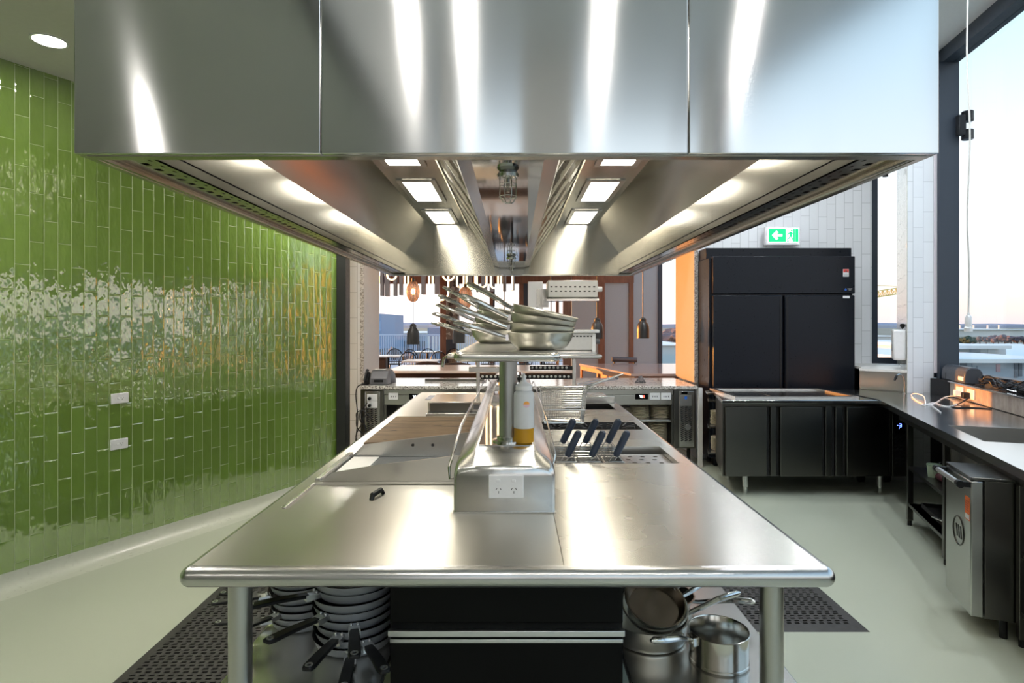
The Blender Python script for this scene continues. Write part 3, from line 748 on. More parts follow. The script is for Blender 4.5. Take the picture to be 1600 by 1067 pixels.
def outlet(mb_parent, org, ux, n, w=.116, h=.073, gangs=2, mat='white_plastic', name='power_outlet'):
    """Australian double socket: plate, rockers and slanted slots. org = plate centre, ux = direction to its right, n = outward"""
    ux, n = Vector(ux).normalized(), Vector(n).normalized(); uz = Vector((0, 0, 1)); R = Matrix((ux, n, uz)).transposed().to_4x4(); R.translation = org
    pl = MB(R).box(-w/2, w/2, 0, .009, -h/2, h/2).build(name, M[mat], mb_parent, bevel=.004, seg=3)
    return R, pl
def socket_detail(R, pl, w, h, gangs=2, horizontal=False):
    for g_ in range(gangs):
        cx = (g_-(gangs-1)/2)*w*.44
        if horizontal: sw, cz = (-w*.10, 0), (w*.12, 0)
        else: sw, cz = (cx-w*.01, h*.26), (cx, -h*.14)
        if not horizontal or g_ == 0:
            MB(R).box(sw[0]-.007, sw[0]+.007, .009, .0125, sw[1]-.0055, sw[1]+.0055).build('switch', M['white_plastic'], pl, bevel=.002)
            sm = MB(R)
            for dx, dz, rot in ((-.0075, .004, 28), (.0075, .004, -28), (0, -.008, 0)):
                sm.M = R @ Matrix.Translation((cz[0]+dx, 0, cz[1]+dz)) @ Matrix.Rotation(math.radians(rot), 4, 'Y'); sm.box(-.0011, .0011, .0088, .0096, -.0042, .0042)
            sm.build('slots', M['dark_hole'], pl)
R, pl = outlet(sp, (X_(791, SY0), SY0+.001, Z_(759.5, SY0)), (1, 0, 0), (0, -1, 0), .128, .087)
socket_detail(R, pl, .128, .087)

# ---------------------------------------------------------------- gantry shelf on its post
gs = thing('gantry_shelf', 'stainless shelf with rolled edge on a round post above the service duct', 'shelf', (-.03, 2.9, 1.135))
PXc = X_(794, 2.36)
MB().cyl((PXc, 2.36, 1.14), (PXc, 2.36, 1.455), .0355, 28).build('post', M['steel_vert'], gs)
MB().lathe([(0, 0), (.062, 0), (.062, .005), (.045, .008), (.045, .02), (.0355, .022)], 24, Matrix.Translation((PXc, 2.36, 1.1346))).build('base_flange', M['chrome'], gs)
MB().cyl((PXc, 3.55, 1.1346), (PXc, 3.55, 1.455), .0355, 28).build('post', M['steel_vert'], gs)
GX0, GX1, GY0, GY1 = X_(707, 2.2), X_(877, 2.2), 2.2, 3.62
pr = [(-.03, 1.494)]+[(.019*math.sin(math.radians(a)), 1.475+.019*math.cos(math.radians(a))) for a in range(0, 181, 20)]+[(-.03, 1.456)]
MB().sweep(rrect(GX0+.019, GX1-.019, GY0+.019, GY1-.019, .02, 6), pr).build('rolled_edge', M['steel'], gs, sharp=60)
MB().sheet(GX0+.015, GX1-.015, GY0+.015, GY1-.015, 1.458, 1.4935, []).build('shelf_plate', M['steel'], gs)

# ---------------------------------------------------------------- squeeze bottle
bt = thing('squeeze_bottle', 'clear squeeze bottle with nozzle cap and amber oil in the bottom', 'bottle', (X_(818.5, 2.33), 2.33, 1.1347))
t = NT('milky_plastic'); t.bsdf(Base_Color=(.86, .88, .9, 1), Roughness=.35, Transmission_Weight=.25, IOR=1.3); milky = t.m
oil = plain('amber_oil', (.50, .26, .02), .2)
bx = X_(818.5, 2.33); T_ = Matrix.Translation((bx, 2.33, 1.1347))
MB().lathe([(0, 0), (.036, 0), (.0395, .004), (.0395, .058)], 24, T_).build('oil', oil, bt)
MB().lathe([(.0395, .058), (.040, .06), (.040, .185), (.038, .195), (.030, .203), (.030, .21)], 24, T_).build('body', milky, bt)
cp = MB().lathe([(.033, .205), (.033, .222), (.029, .226), (.012, .236), (.010, .24), (.0045, .268), (0, .27)], 20, T_).build('nozzle_cap', M['white_plastic'], bt)
stv = []
for i in range(15):
    a = 2*PI*i/14; stv.append((.0105*math.cos(a), .0105*math.sin(a)))
m = MB(); nst = 14
def onb(u, v, r=.0404): th = -PI/2+.25+u/.04; return (bx+r*math.cos(th), 2.33+r*math.sin(th), 1.1347+.152+v)
m.cur = 0; m.add([onb(0, 0)]+[onb(.0125*math.cos(2*PI*i/nst), .0125*math.sin(2*PI*i/nst)) for i in range(nst)], [(0, i+1, (i+1) % nst+1) for i in range(nst//2)])
m.cur = 1; m.add([onb(0, 0)]+[onb(.0125*math.cos(2*PI*i/nst), .0125*math.sin(2*PI*i/nst)) for i in range(nst)], [(0, i+1, (i+1) % nst+1) for i in range(nst//2, nst)])
m.build('sticker', [plain('sticker_orange', (.9, .4, .08), .5), plain('sticker_pink', (.85, .6, .7), .5)], bt)

# ---------------------------------------------------------------- stacked steel pans on the shelf
sp_ = thing('saute_pan', '', 'pan', (0, 0, 0), 0, 'steel pans stacked on the gantry shelf')
MB().lathe([(0, 0), (.085, 0), (.094, .003), (.112, .018), (.126, .04), (.1345, .066), (.137, .068), (.1345, .0695), (.1315, .066), (.123, .041), (.109, .021), (.092, .0055), (0, .004)], 40).build('bowl', M['pan_steel'], sp_, sharp=50)
hh = [(-.128, 0, .048), (-.15, 0, .052), (-.17, 0, .058), (-.25, 0, .085), (-.33, 0, .105), (-.355, 0, .108)]
m = MB()
m.tube(hh, [.009, .0085, .0095, .0115, .0115, .006], 10)
m.build('handle', M['chrome'], sp_)
m = MB()
for y in (-.012, .012): m.ball((-.1325, y, .05), .005, 6)
m.box(-.141, -.130, -.018, .018, .036, .06); m.build('bracket', M['chrome'], sp_)
near = [(0.0, 1.4945, 0, 0), (.0, 1.517, 4.5, 3), (.0, 1.541, 9, -3), (.004, 1.563, 13, -14)]
used = USED
for i, (dx, z, ti, rz) in enumerate(near):
    r = math.radians(ti)
    place(sp_, used, TR(.108+dx, 2.42+.004*i, z+.0*i, math.radians(rz), 0) @ Matrix.Translation((.09, 0, 0)) @ Matrix.Rotation(r, 4, 'Y') @ Matrix.Translation((-.09, 0, 0)),
          '%s steel pan from the bottom in the near stack on the gantry shelf' % ORD[i])
far = [(1.4945, 0, -6), (1.518, 3.5, 4), (1.541, 7, -3), (1.564, 10.5, 5), (1.587, 14, -8)]
for i, (z, ti, rz) in enumerate(far):
    r = math.radians(ti)
    place(sp_, used, TR(-.095+.004*i, 3.2+.01*i, z, math.radians(rz), 0) @ Matrix.Translation((.09, 0, 0)) @ Matrix.Rotation(r, 4, 'Y') @ Matrix.Translation((-.09, 0, 0)),
          '%s steel pan from the bottom in the far stack on the gantry shelf' % ORD[i])

# ---------------------------------------------------------------- second gantry further down the island, carrying the grills
g2 = thing('far_gantry', 'wide steel gantry with ticket rails over the far end of the island', 'gantry', (.09, 5.0, IZ))
YG = 5.0
xl, xr = X_(747, YG), X_(897, YG)
for x in (xl, xr): MB().box(x-.014, x+.014, YG-.014, YG+.014, IZ+.001, 1.33).build('post', M['steel'], g2, bevel=.003)
MB().box(X_(700, YG), X_(937, YG), YG-.15, YG+.32, 1.31, 1.345).build('shelf', M['steel'], g2, bevel=.012, seg=3)
MB().tube([(X_(716, YG), YG-.1, 1.335), (X_(704, YG), YG-.1, 1.34), (X_(696, YG), YG-.1, 1.31), (X_(694, YG), YG-.1, 1.24)], .014, 8).build('end_bracket', M['chrome'], g2)
MB().box(X_(733, YG), X_(784, YG), YG-.04, YG+.02, 1.19, 1.235).build('cross_tray', M['steel'], g2, bevel=.006)
beads_ = []
for z, x0, x1 in ((Z_(588, YG), xl+.02, xr-.015), (Z_(574, YG), X_(828, YG), xr-.015)):
    rl = MB().box(x0, x1, YG-.012, YG+.012, z-.022, z+.012).build('ticket_rail', M['black'], g2, bevel=.004)
    b = MB(); k = int((x1-x0)/.036)
    for i in range(k): b.ball((x0+.018+i*.036, YG-.014, z), .011, 6)
    b.build('rail_marbles', M['off_white'], rl)
MB().box(X_(826, YG), X_(850, YG), YG+.22, YG+.25, 1.346, Z_(437, YG)).build('back_plate', M['alu'], g2, bevel=.003)
# salamander grills
def salamander(name, x0, x1, y0, y1, z0, z1, label, knobside=True):
    s = thing(name, label, 'grill', ((x0+x1)/2, (y0+y1)/2, z0), 0)
    b = MB().box(x0, x1, y0, y1, z0+.03, z1).build('housing', M['white_metal'] if 'white_metal' in M else M['off_white'], s, bevel=.006)
    m = MB(); k = 10
    for zz in (.62, .36) if knobside else (.80,):
        for i in range(k):
            cx = x0+.03+(x1-x0-.06)*i/(k-1); zc_ = z0+.03+(z1-z0-.03)*zz; m.box(cx-.009, cx+.009, y0-.0012, y0+.002, zc_-.005, zc_+.005)
    m.build('vent_grille', M['dark_hole'], b)
    MB().extr([(y0-.02, z0), (y0-.02, z0+.012), (y0+.01, z0+.032), (y1, z0+.032), (y1, z0)], x0-.012, x1+.008, 'x').build('heating_hood', M['chrome'], s)
    kx = x1
    kn = MB().cyl((x1, y0+.06, z0+.10), (x1+.045, y0+.06, z0+.10), .022, 16).build('knob', M['white_plastic'] if knobside else M['grey_plastic'], s, bevel=.003)
    return s
M['white_metal'] = plain('white_metal', (.66, .65, .63), .32, .5)
yS = YG-.05
s1 = salamander('salamander_grill', X_(856, yS), X_(934, yS), yS, yS+.28, Z_(470, yS), Z_(438, yS), 'white perforated grill heater mounted high on the gantry back plate')
MB().box(X_(848, yS), X_(858, yS), yS+.2, yS+.29, 1.76, 1.84).build('mounting_arm', M['steel'], s1)
MB().box(X_(840, yS), X_(860, yS), yS+.265, yS+.31, 1.74, 1.9).build('mounting_arm', M['steel'], s1)
s2 = salamander('salamander_grill', X_(868, yS), X_(930, yS), yS, yS+.28, 1.346, Z_(520, yS), 'grey slotted grill with white top standing on the gantry shelf', False)
MB().box(X_(866, yS), X_(936, yS), yS-.03, yS+.29, Z_(520, yS), Z_(515, yS)).build('top_plate', M['white_plastic'], s2, bevel=.004)
MB().box(X_(925, yS), X_(930.5, yS), yS-.01, yS, 1.35, Z_(521, yS)).build('corner_post', M['white_plastic'], s2)

# ---------------------------------------------------------------- pans on the shelves below
fp = thing('frying_pan', '', 'frying pan', (0, 0, 0), 0, 'black-handled pans stacked under the island')
MB().lathe([(0, 0), (.094, 0), (.105, .003), (.111, .009), (.1185, .029), (.121, .032)], 36).build('outside', plain('dull_aluminium', (.60, .63, .67), .36, .45), fp, sharp=50)
MB().lathe([(.121, .032), (.1175, .031), (.107, .009), (.10, .005), (0, .004)], 36).build('lining', M['nonstick'], fp, sharp=50)
m = MB(); m.box(.112, .155, -.016, .016, .012, .028)
for y in (-.009, .009): m.ball((.124, y, .03), .005, 6)
m.build('bracket', M['alu'], fp)
m = MB()
secs = [(.14, .012, .022), (.16, .0135, .026), (.24, .0155, .036), (.30, .0165, .040), (.316, .012, .041)]
vv = []
for x, hw, z in secs: vv += [(x, -hw, z-.005), (x, hw, z-.005), (x, hw, z+.005), (x, -hw, z+.005)]
m.add(vv, [(0, 3, 2, 1)]+[(i*4+j, i*4+(j+1) % 4, i*4+4+(j+1) % 4, i*4+4+j) for i in range(len(secs)-1) for j in range(4)]+[tuple((len(secs)-1)*4+j for j in range(4))])
m.build('handle', M['black'], fp, bevel=.003)
ring_ = MB().lathe([(.006, -.0055), (.010, -.0055), (.010, .0065), (.006, .0065), (.006, -.0055)], 12, Matrix.Translation((.302, 0, .0405))).build('hanging_eye', M['alu'], fp)
used2 = {}
SZ = .4502
def ring_stack(cx, cy, sc, angs, which, pitch=.0245, jit=.006):
    for i, a in enumerate(angs):
        z = SZ+pitch*sc*i
        place(fp, used, TR(cx+random.uniform(-jit, jit), cy+random.uniform(-jit, jit), z, math.radians(a)) @ Matrix.Scale(sc, 4), '%s black-handled pan from the bottom of the %s' % (ORD[i], which))
ring_stack(X_(556, 2.17), 2.17, 1.22, [-80, -62, -97, -75, -118, 98, -140, -158], 'right pile, beside the drawer unit')
ring_stack(X_(472, 2.30), 2.30, .98, [-160, 60, -120, -175, -148, 85, 170], 'left pile, beside the island leg', .027)

# steel pans and the saucepan on the right
def long_handle(mb, x0, z0, L, rise, r=.0105):
    mb.tube([(x0-.008, 0, z0), (x0+.02, 0, z0+.004), (x0+.05, 0, z0+.012), (x0+L*.6, 0, z0+rise*.75), (x0+L*.93, 0, z0+rise), (x0+L, 0, z0+rise)], [r*.7, r*.75, r*.9, r*1.15, r*1.15, r*.5], 10)
pt = thing('saucepan', 'tall open steel saucepan with hollow handle on the right undershelf', 'saucepan', (0, 0, 0))
MB().lathe([(0, 0), (.094, 0), (.099, .005), (.099, .012), (.097, .014), (.097, .104), (.101, .108), (.0985, .109), (.0955, .105), (.0955, .008), (0, .005)], 44).build('body', steel('steel_pot', (.66, .63, .58), .18, .0, None, (1, 1, 12)), pt, sharp=40)
m = MB(); long_handle(m, .098, .085, .16, .02, .0105); m.build('handle', M['chrome'], pt)
m = MB(); m.box(.094, .112, -.02, .02, .07, .1)
for y in (-.013, .013): m.ball((.112, y, .085), .006, 6)
m.build('bracket', M['chrome'], pt, bevel=.003)
pt.matrix_basis = TR(X_(1123, 2.03), 2.03, SZ, math.radians(196))
big = thing('saute_pan', 'wide shallow steel pan lying flat on the right undershelf', 'pan', (0, 0, 0))
MB().lathe([(0, 0), (.125, 0), (.132, .005), (.132, .016), (.136, .02), (.142, .075), (.145, .077), (.139, .077), (.132, .022), (0, .018)], 44).build('body', M['pan_steel'], big, sharp=45)
m = MB(); long_handle(m, .139, .062, .24, .06); m.build('handle', M['chrome'], big)
m = MB()
for a in (290, 302): m.ball((.143*math.cos(math.radians(a)), .143*math.sin(math.radians(a)), .06), .005, 6)
m.build('rivets', M['chrome'], big)
big.matrix_basis = TR(X_(1012, 2.19), 2.19, SZ, math.radians(12))
def shal(name, label, mx, ri, inner, handle_a):
    o = thing(name, label, 'frying pan', (0, 0, 0))
    MB().lathe([(0, 0), (ri*.75, 0), (ri*.84, .006), (ri, .042), (ri+.003, .043)], 40).build('outside', M['pan_steel'], o, sharp=45)
    MB().lathe([(ri+.003, .043), (ri-.003, .043), (ri*.82, .009), (0, .005)], 40).build('lining', inner, o, sharp=45)
    m = MB(); long_handle(m, ri, .032, .23, .05); m.build('handle', M['chrome'], o)
    o.matrix_basis = mx; return o
dkp = steel('used_pan_steel', (.30, .25, .2), .25)
shal('frying_pan', 'used steel frying pan leaning open side out on the right undershelf', TR(X_(1018, 2.2)-.0, 2.17, .562, math.radians(33), math.radians(-12), math.radians(24)), .108, dkp, 0)
shal('frying_pan', 'steel frying pan nested beneath the leaning brown-lined pan', TR(X_(1022, 2.2), 2.2, .525, math.radians(21), math.radians(-9), math.radians(17)), .118, M['pan_steel'], 0)
shal('frying_pan', 'steel frying pan at the back of the right undershelf behind the leaning pan', TR(.56, 2.75, SZ+.001, math.radians(28)), .13, dkp, 0)
shal('frying_pan', 'steel frying pan behind the saucepan, its handle pointing at the right leg', TR(.62, 2.44, SZ+.001, math.radians(-28)), .115, dkp, 0)

# ---------------------------------------------------------------- rubber mats
def rubber_mat(x0, x1, y0, y1, label):
    p_ = .043; q_ = .026; m = MB(); H = .014; bd_ = .05
    nx = int((x1-x0-2*bd_)/p_); ny = int((y1-y0-2*bd_)/q_)
    ax, ay = x0+bd_, y0+bd_; bx_, by_ = ax+nx*p_, ay+ny*q_
    # bevelled border
    o = [(x0, y0), (x1, y0), (x1, y1), (x0, y1)]; i_ = [(ax, ay), (bx_, ay), (bx_, by_), (ax, by_)]
    vs = [(*q, .001) for q in o]+[(*q, H) for q in i_]+[(*q, 0) for q in o]
    m.add(vs, [(k, (k+1) % 4, 4+(k+1) % 4, 4+k) for k in range(4)]+[(8+k, 8+(k+1) % 4, (k+1) % 4, k) for k in range(4)])
    for j in range(ny):
        for i in range(nx):
            a, b = ax+i*p_, ay+j*q_; sh = .010 if j % 2 else 0
            u0, u1, w0, w1 = a+.006+sh, a+.031+sh, b+.005, b+.019
            m.add([(a, b, H), (a+p_, b, H), (a+p_, b+q_, H), (a, b+q_, H), (u0, w0, H+.001), (u1, w0+.002, H+.001), (u1, w1+.002, H+.001), (u0, w1, H+.001), (u0, w0, .001), (u1, w0+.002, .001), (u1, w1+.002, .001), (u0, w1, .001)],
                  [(0, 1, 5, 4), (1, 2, 6, 5), (2, 3, 7, 6), (3, 0, 4, 7), (4, 5, 9, 8), (5, 6, 10, 9), (6, 7, 11, 10), (7, 4, 8, 11), (8, 9, 10, 11)])
    return tag(m.build('rubber_mat', M['rubber']), label, 'floor mat')
rubber_mat(-1.785, -.99, 2.2, 4.4, 'black perforated rubber mat on the floor left of the island')
rubber_mat(1.0, 1.845, 3.085, 5.2, 'black perforated rubber mat on the floor right of the island')
# ---------------------------------------------------------------- refrigerated prep bench in front of the black fridge
FY = 5.47
pbn = thing('refrigerated_prep_bench', 'three-door dark steel refrigerated bench standing before the tall black fridge', 'refrigerated bench', (2.75, 5.9, 0))
t0 = [(1.912, FY), (3.35, FY), (3.35, 6.33), (2.11, 6.33)]
m = MB()
# top with a raised rim and a sunken strip for food pans
m.prism(t0, .858, .893)
m.build('worktop', M['steel_counter'], pbn, bevel=.004)
px0, px1, py0, py1 = 2.12, 3.18, 5.62, 6.24
m = MB().sheet(px0-.05, px1+.05, py0-.05, py1+.05, .8935, .915, [(px0, px1, py0, py1)]); m.build('pan_rail', M['steel'], pbn, bevel=.004)
m = MB()
for i in range(3):
    a = px0+(px1-px0)*i/3+.006; b = px0+(px1-px0)*(i+1)/3-.006
    m.box(a, b, py0+.01, py1-.01, .8935, .899)
m.build('pan_lids', M['steel_counter'], pbn, bevel=.002)
bx0, bx1 = 1.945, 3.66
yF = 5.52
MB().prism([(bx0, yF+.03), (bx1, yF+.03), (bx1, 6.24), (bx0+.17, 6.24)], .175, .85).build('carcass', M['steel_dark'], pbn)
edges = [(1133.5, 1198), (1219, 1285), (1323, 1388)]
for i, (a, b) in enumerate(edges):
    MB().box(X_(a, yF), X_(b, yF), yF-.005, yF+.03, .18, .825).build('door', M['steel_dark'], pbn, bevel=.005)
for a, b in ((1199, 1204), (1214, 1218.5), (1286, 1290), (1301, 1305.5), (1318, 1322), (1389, 1393)):
    MB().box(X_(a, yF), X_(b, yF), yF+.028, yF+.032, .18, .825).build('handle_recess', M['dark_hole'], pbn)
for a, b in ((1204.5, 1213.5), (1290.5, 1300.5), (1306, 1317.5)):
    MB().box(X_(a, yF), X_(b, yF), yF+.004, yF+.03, .18, .825).build('mullion', M['steel_dark'], pbn, bevel=.004)
cpn = MB().box(X_(1394, yF), X_(1416, yF), yF-.004, yF+.03, .18, .825).build('compressor_panel', M['steel_dark'], pbn, bevel=.003)
yc = yF-.004
MB().box(X_(1398.5, yc), X_(1414, yc), yc-.003, yc, Z_(677, yc), Z_(660, yc)).build('display', M['black_gloss'], cpn)
m = MB()      # glowing digits: a minus sign, a figure and a dot
cx_, cz_ = X_(1406.5, yc), Z_(664.5, yc)
def seg7(m, cx, cz, h, segs, y, th=.0035):
    w = h*.55
    S = {'a': (-w/2, w/2, h/2-th/2, h/2+th/2), 'g': (-w/2, w/2, -th/2, th/2), 'd': (-w/2, w/2, -h/2-th/2, -h/2+th/2), 'b': (w/2-th/2, w/2+th/2, 0, h/2), 'c': (w/2-th/2, w/2+th/2, -h/2, 0), 'f': (-w/2-th/2, -w/2+th/2, 0, h/2), 'e': (-w/2-th/2, -w/2+th/2, -h/2, 0)}
    for q in segs: a, b, c, d = S[q]; m.box(cx+a, cx+b, y-.0015, y, cz+c, cz+d)
seg7(m, cx_, cz_, .03, 'abgcd', yc-.003); seg7(m, cx_-.026, cz_, .02, 'g', yc-.003); m.box(cx_-.012, cx_-.008, yc-.0045, yc-.003, cz_-.03, cz_-.026)
m.build('digits', M['blue_led'], cpn)
m = MB()
for c in range(2):
    for r in range(9):
        xx = X_(1398.5+8.5*c, yc); zz = .56-.036*r; m.M = Matrix.Translation((xx, yc-.001, zz)) @ Matrix.Rotation(math.radians(-25), 4, 'Y'); m.box(0, .04, -.001, .001, 0, .016)
m.build('vent_grille', M['dark_hole'], cpn)
for px, yy in ((1164.5, 5.62), (1375, 5.62), (1138, 6.1), (1330, 6.15)):
    x = X_(px, yy); lg = MB().cyl((x, yy, .06), (x, yy, .176), .027, 18).build('leg', M['steel_vert'], pbn)
    MB().cyl((x, yy, 0), (x, yy, .06), .022, 16).build('leg_foot', M['chrome'], lg)
for px in (1345, 1385):
    yy = 6.0; x = X_(px, yy); cs_ = MB().cyl((x-.02, yy, .045), (x+.02, yy, .045), .045, 18).build('caster', M['black'], pbn)
    MB().box(x-.025, x+.025, yy-.02, yy+.02, .09, .176).build('caster_fork', M['steel'], cs_)

# ---------------------------------------------------------------- tall black two-door fridge
UY = 6.58
uf = thing('upright_fridge', 'tall matte black two-door upright fridge against the white tiles', 'fridge', (X_(1222, 6.7), 6.75, 0))
ux0, ux1 = X_(1110.5, UY), X_(1337, UY)
MB().box(ux0, ux1, UY+.06, 7.03, .1, Z_(402, UY)).build('cabinet', M['black_fridge'], uf, bevel=.006)
MB().box(X_(1104, 6.75), X_(1332, 6.75), 6.77, 7.03, Z_(404, 6.75), Z_(387, 6.75)).build('top_cover', M['black_fridge'], uf, bevel=.004)
MB().box(X_(1104, 6.75), X_(1104, 6.75)+.05, 6.77, 7.03, .1, Z_(404, 6.75)).build('side_post', M['black_fridge'], uf, bevel=.004)
hp_ = MB().box(X_(1114.5, UY), ux1, UY+.01, UY+.06, Z_(458.5, UY), Z_(400, UY)).build('header_panel', M['black_fridge'], uf, bevel=.006)
xm = X_(1225, UY)
for i, (a, b) in enumerate(((X_(1114.5, UY), xm-.012), (xm+.012, ux1-.006))):
    d_ = MB().box(a, b, UY, UY+.06, .16, Z_(461, UY)).build('door', M['black_fridge'], uf, bevel=.012, seg=3)
    hx_ = b-.035 if i == 0 else a+.012
    MB().box(hx_, hx_+.022, UY-.006, UY, .3, Z_(464, UY)).build('handle_grip', M['black'], d_, bevel=.003)
    if i == 1: MB().box(X_(1317, UY), X_(1327.5, UY), UY-.0015, UY, Z_(466, UY), Z_(462, UY)).build('label', M['white_sticker'], d_)
m = MB(); m.cur = 0; m.box(X_(1318, UY), X_(1327, UY), UY+.0085, UY+.01, Z_(432, UY), Z_(420, UY)); m.cur = 1; m.box(X_(1318.4, UY), X_(1326.6, UY), UY+.0075, UY+.0085, Z_(425.5, UY), Z_(420.3, UY))
m.cur = 2; m.extr([(X_(1321, UY), Z_(425, UY)), (X_(1324.5, UY), Z_(425, UY)), (X_(1322.7, UY), Z_(421, UY))], UY+.0068, UY+.0075, 'y')
for zz in (427.4, 429, 430.6): m.box(X_(1319, UY), X_(1326, UY), UY+.0076, UY+.0085, Z_(zz+.5, UY), Z_(zz, UY))
m.build('sticker', [M['white_sticker'], M['red_mark'], M['grey_plastic']], hp_)
m = MB(); zc_ = Z_(452, UY); xc_ = X_(1322, UY); m.cur = 0
m.extr([(xc_-.014, zc_-.008), (xc_-.008, zc_-.012), (xc_+.008, zc_-.012), (xc_+.014, zc_-.006), (xc_+.006, zc_+.006), (xc_, zc_+.016), (xc_-.006, zc_+.006)], UY+.008, UY+.01, 'y')
m.cur = 1
for i in range(6):
    w_ = (.004, .003, .005, .003, .004, .005)[i]; m.box(xc_+.024+i*.0085, xc_+.024+i*.0085+w_, UY+.0085, UY+.01, zc_+.002, zc_+.010)
m.box(xc_+.034, xc_+.062, UY+.0085, UY+.01, zc_-.008, zc_-.005)
m.build('badge', [M['blue_mark'], M['off_white']], hp_)
for x in (ux0+.1, ux1-.1):
    for y in (6.72, 6.95): MB().cyl((x, y, 0), (x, y, .1), .025, 12).build('foot', M['black'], uf)

# ---------------------------------------------------------------- exit sign
YE = 6.93
es = thing('exit_sign', 'lit green exit sign with white arrow and running figure above the fridge', 'exit sign', (X_(1224, YE), YE, Z_(382, YE)))
MB().box(X_(1196, YE), X_(1250.5, YE), YE, YE+.05, Z_(383, YE), Z_(354, YE)).build('case', M['white_plastic'], es, bevel=.006)
MB().box(X_(1200, YE), X_(1248, YE), YE-.002, YE, Z_(379, YE), Z_(356.5, YE)).build('face', M['white_led'], es)
m = MB(); m.box(X_(1201, YE), X_(1228, YE), YE-.003, YE-.002, Z_(378, YE), Z_(357.5, YE)); m.box(X_(1242.5, YE), X_(1247.5, YE), YE-.003, YE-.002, Z_(378, YE), Z_(357.5, YE))
m.box(X_(1229.5, YE), X_(1232.5, YE), YE-.003, YE-.002, Z_(378, YE), Z_(376, YE)); m.box(X_(1239, YE), X_(1242, YE), YE-.003, YE-.002, Z_(378, YE), Z_(357.5, YE)); gpan = m.build('green_panel', M['green_led'], es)
def zx(pts): return [(X_(a, YE), Z_(b, YE)) for a, b in pts]
MB().extr(zx([(1206, 367.5), (1213, 360.5), (1216, 363), (1213, 366), (1222, 366), (1222, 369.5), (1213, 369.5), (1216, 372.5), (1213, 375)]), YE-.0042, YE-.003, 'y').build('arrow', M['white_led'], gpan)
m = MB(); yy = (YE-.0042, YE-.0022)
m.cyl((X_(1236.8, YE), yy[0], Z_(360.2, YE)), (X_(1236.8, YE), yy[1], Z_(360.2, YE)), .012, 10)
for lst in ([(1234, 362.5), (1237.5, 362.5), (1237, 369.5), (1233.5, 369.5)], [(1234, 362.5), (1230, 365), (1230, 368), (1231.4, 368), (1231.6, 366), (1234.5, 364.6)], [(1237, 363), (1240.5, 366.4), (1239.8, 367.6), (1236.5, 365)],
            [(1233.5, 369), (1235.5, 369.5), (1233.2, 373), (1229.5, 374.5), (1229, 373.2), (1232, 371.8)], [(1235, 369), (1237, 369.4), (1238.8, 372.5), (1238, 377), (1236.5, 377), (1237, 373)]):
    m.extr(zx(lst), *yy, 'y')
m.build('running_figure', M['green_led'], es)

# ---------------------------------------------------------------- corner counter with sink along the windows
C0 = Vector((3.35, FY, 0)); dv = Vector((-.3316, -.9434, 0)); nv = Vector((.9434, -.3316, 0))
CF = Matrix(((dv.x, nv.x, 0, C0.x), (dv.y, nv.y, 0, C0.y), (0, 0, 1, 0), (0, 0, 0, 1)))
def cf(u, v, z=0): return CF @ Vector((u, v, z))
ctr = thing('steel_counter', 'long L-shaped stainless counter with sink running under the window', 'counter', (3.4, 4.2, 0))
SK_ = (1.42, 2.02, .11, .62)
CU = 4.1; CD = .68
m = MB(CF).sheet(0, CU, 0, CD, .852, .9, [SK_]); m.build('worktop', M['steel_counter'], ctr)
back0, back1 = Vector((4.175, 5.70)), Vector((3.26, 2.65)); bd2 = (back1-back0).normalized(); bn2 = Vector((-bd2.y, bd2.x)); bn2 = bn2 if bn2.x > 0 else -bn2
def lp(u, o): q = back0+bd2*u+bn2*o; return (q.x, q.y)
cb = [tuple(cf(0, 0))[:2], tuple(cf(0, CD))[:2], lp(.24, -.003), lp(0, -.003), (4.165, 5.95), (3.955, 5.985), (3.63, 6.28), (3.352, 6.28)]
MB().prism([tuple(cf(.0, CD))[:2], tuple(cf(CU, CD))[:2], lp(4.3, -.003), lp(.24, -.003)], .852, .9).build('rear_worktop', M['steel_counter'], ctr)
MB().prism(cb, .852, .9).build('corner_worktop', M['steel_counter'], ctr)
MB(CF).tub(SK_[0]+.004, SK_[1]-.004, SK_[2]+.004, SK_[3]-.004, .899, .66).build('sink_basin', M['steel'], ctr)
legu = [.775, 1.60, 2.66, 3.6]
for u in legu:
    for v in (.05, .64):
        l_ = MB(CF).box(u-.02, u+.02, v-.02, v+.02, .04, .852).build('leg', M['steel_dark'], ctr, bevel=.003)
        MB(CF).cyl((u, v, 0), (u, v, .04), .016, 10).build('leg_foot', M['black'], l_)
for a, b in ((0, 1), (2, 3)):
    for z in (.18, .47):
        MB(CF).box(legu[a]+.02, legu[b]-.02, .035, .655, z-.025, z).build('undershelf', M['steel_dark'], ctr, bevel=.003)
MB(CF).box(.55, CU-.02, .03, .05, .80, .852).build('apron', M['steel_dark'], ctr)
# window ledge / upstand box behind the counter
lg_ = thing('window_ledge', 'stainless upstand and ledge between the counter and the big window', 'ledge', (*lp(1.5, .1), .0))
M['upstand'] = wood('upstand_laminate', (.20, .15, .12), (.42, .36, .31), (6, 6, 2), .35)
MB().prism([lp(0, 0), lp(0, .3), lp(6, .6), lp(6, 0)], .905, 1.035).build('upstand', M['upstand'], lg_)
MB().prism([lp(-.02, -.012), lp(-.02, .3), lp(6, .62), lp(6, -.012)], 1.035, 1.05).build('ledge_top', M['steel_counter'], lg_, bevel=.002)
MB().prism([lp(0, .02), lp(0, .3), lp(6, .6), lp(6, .02)], 0, .905).build('back_board', M['black'], lg_)
wall_seg = MB().prism([(4.18, 5.715), (4.18, 5.975), (4.45, 5.975), (4.45, 5.715)], 0, 1.05); wall_seg.build('shaded_corner_box', M['black'], lg_)  # black colour stands in for the shade at this end of the ledge

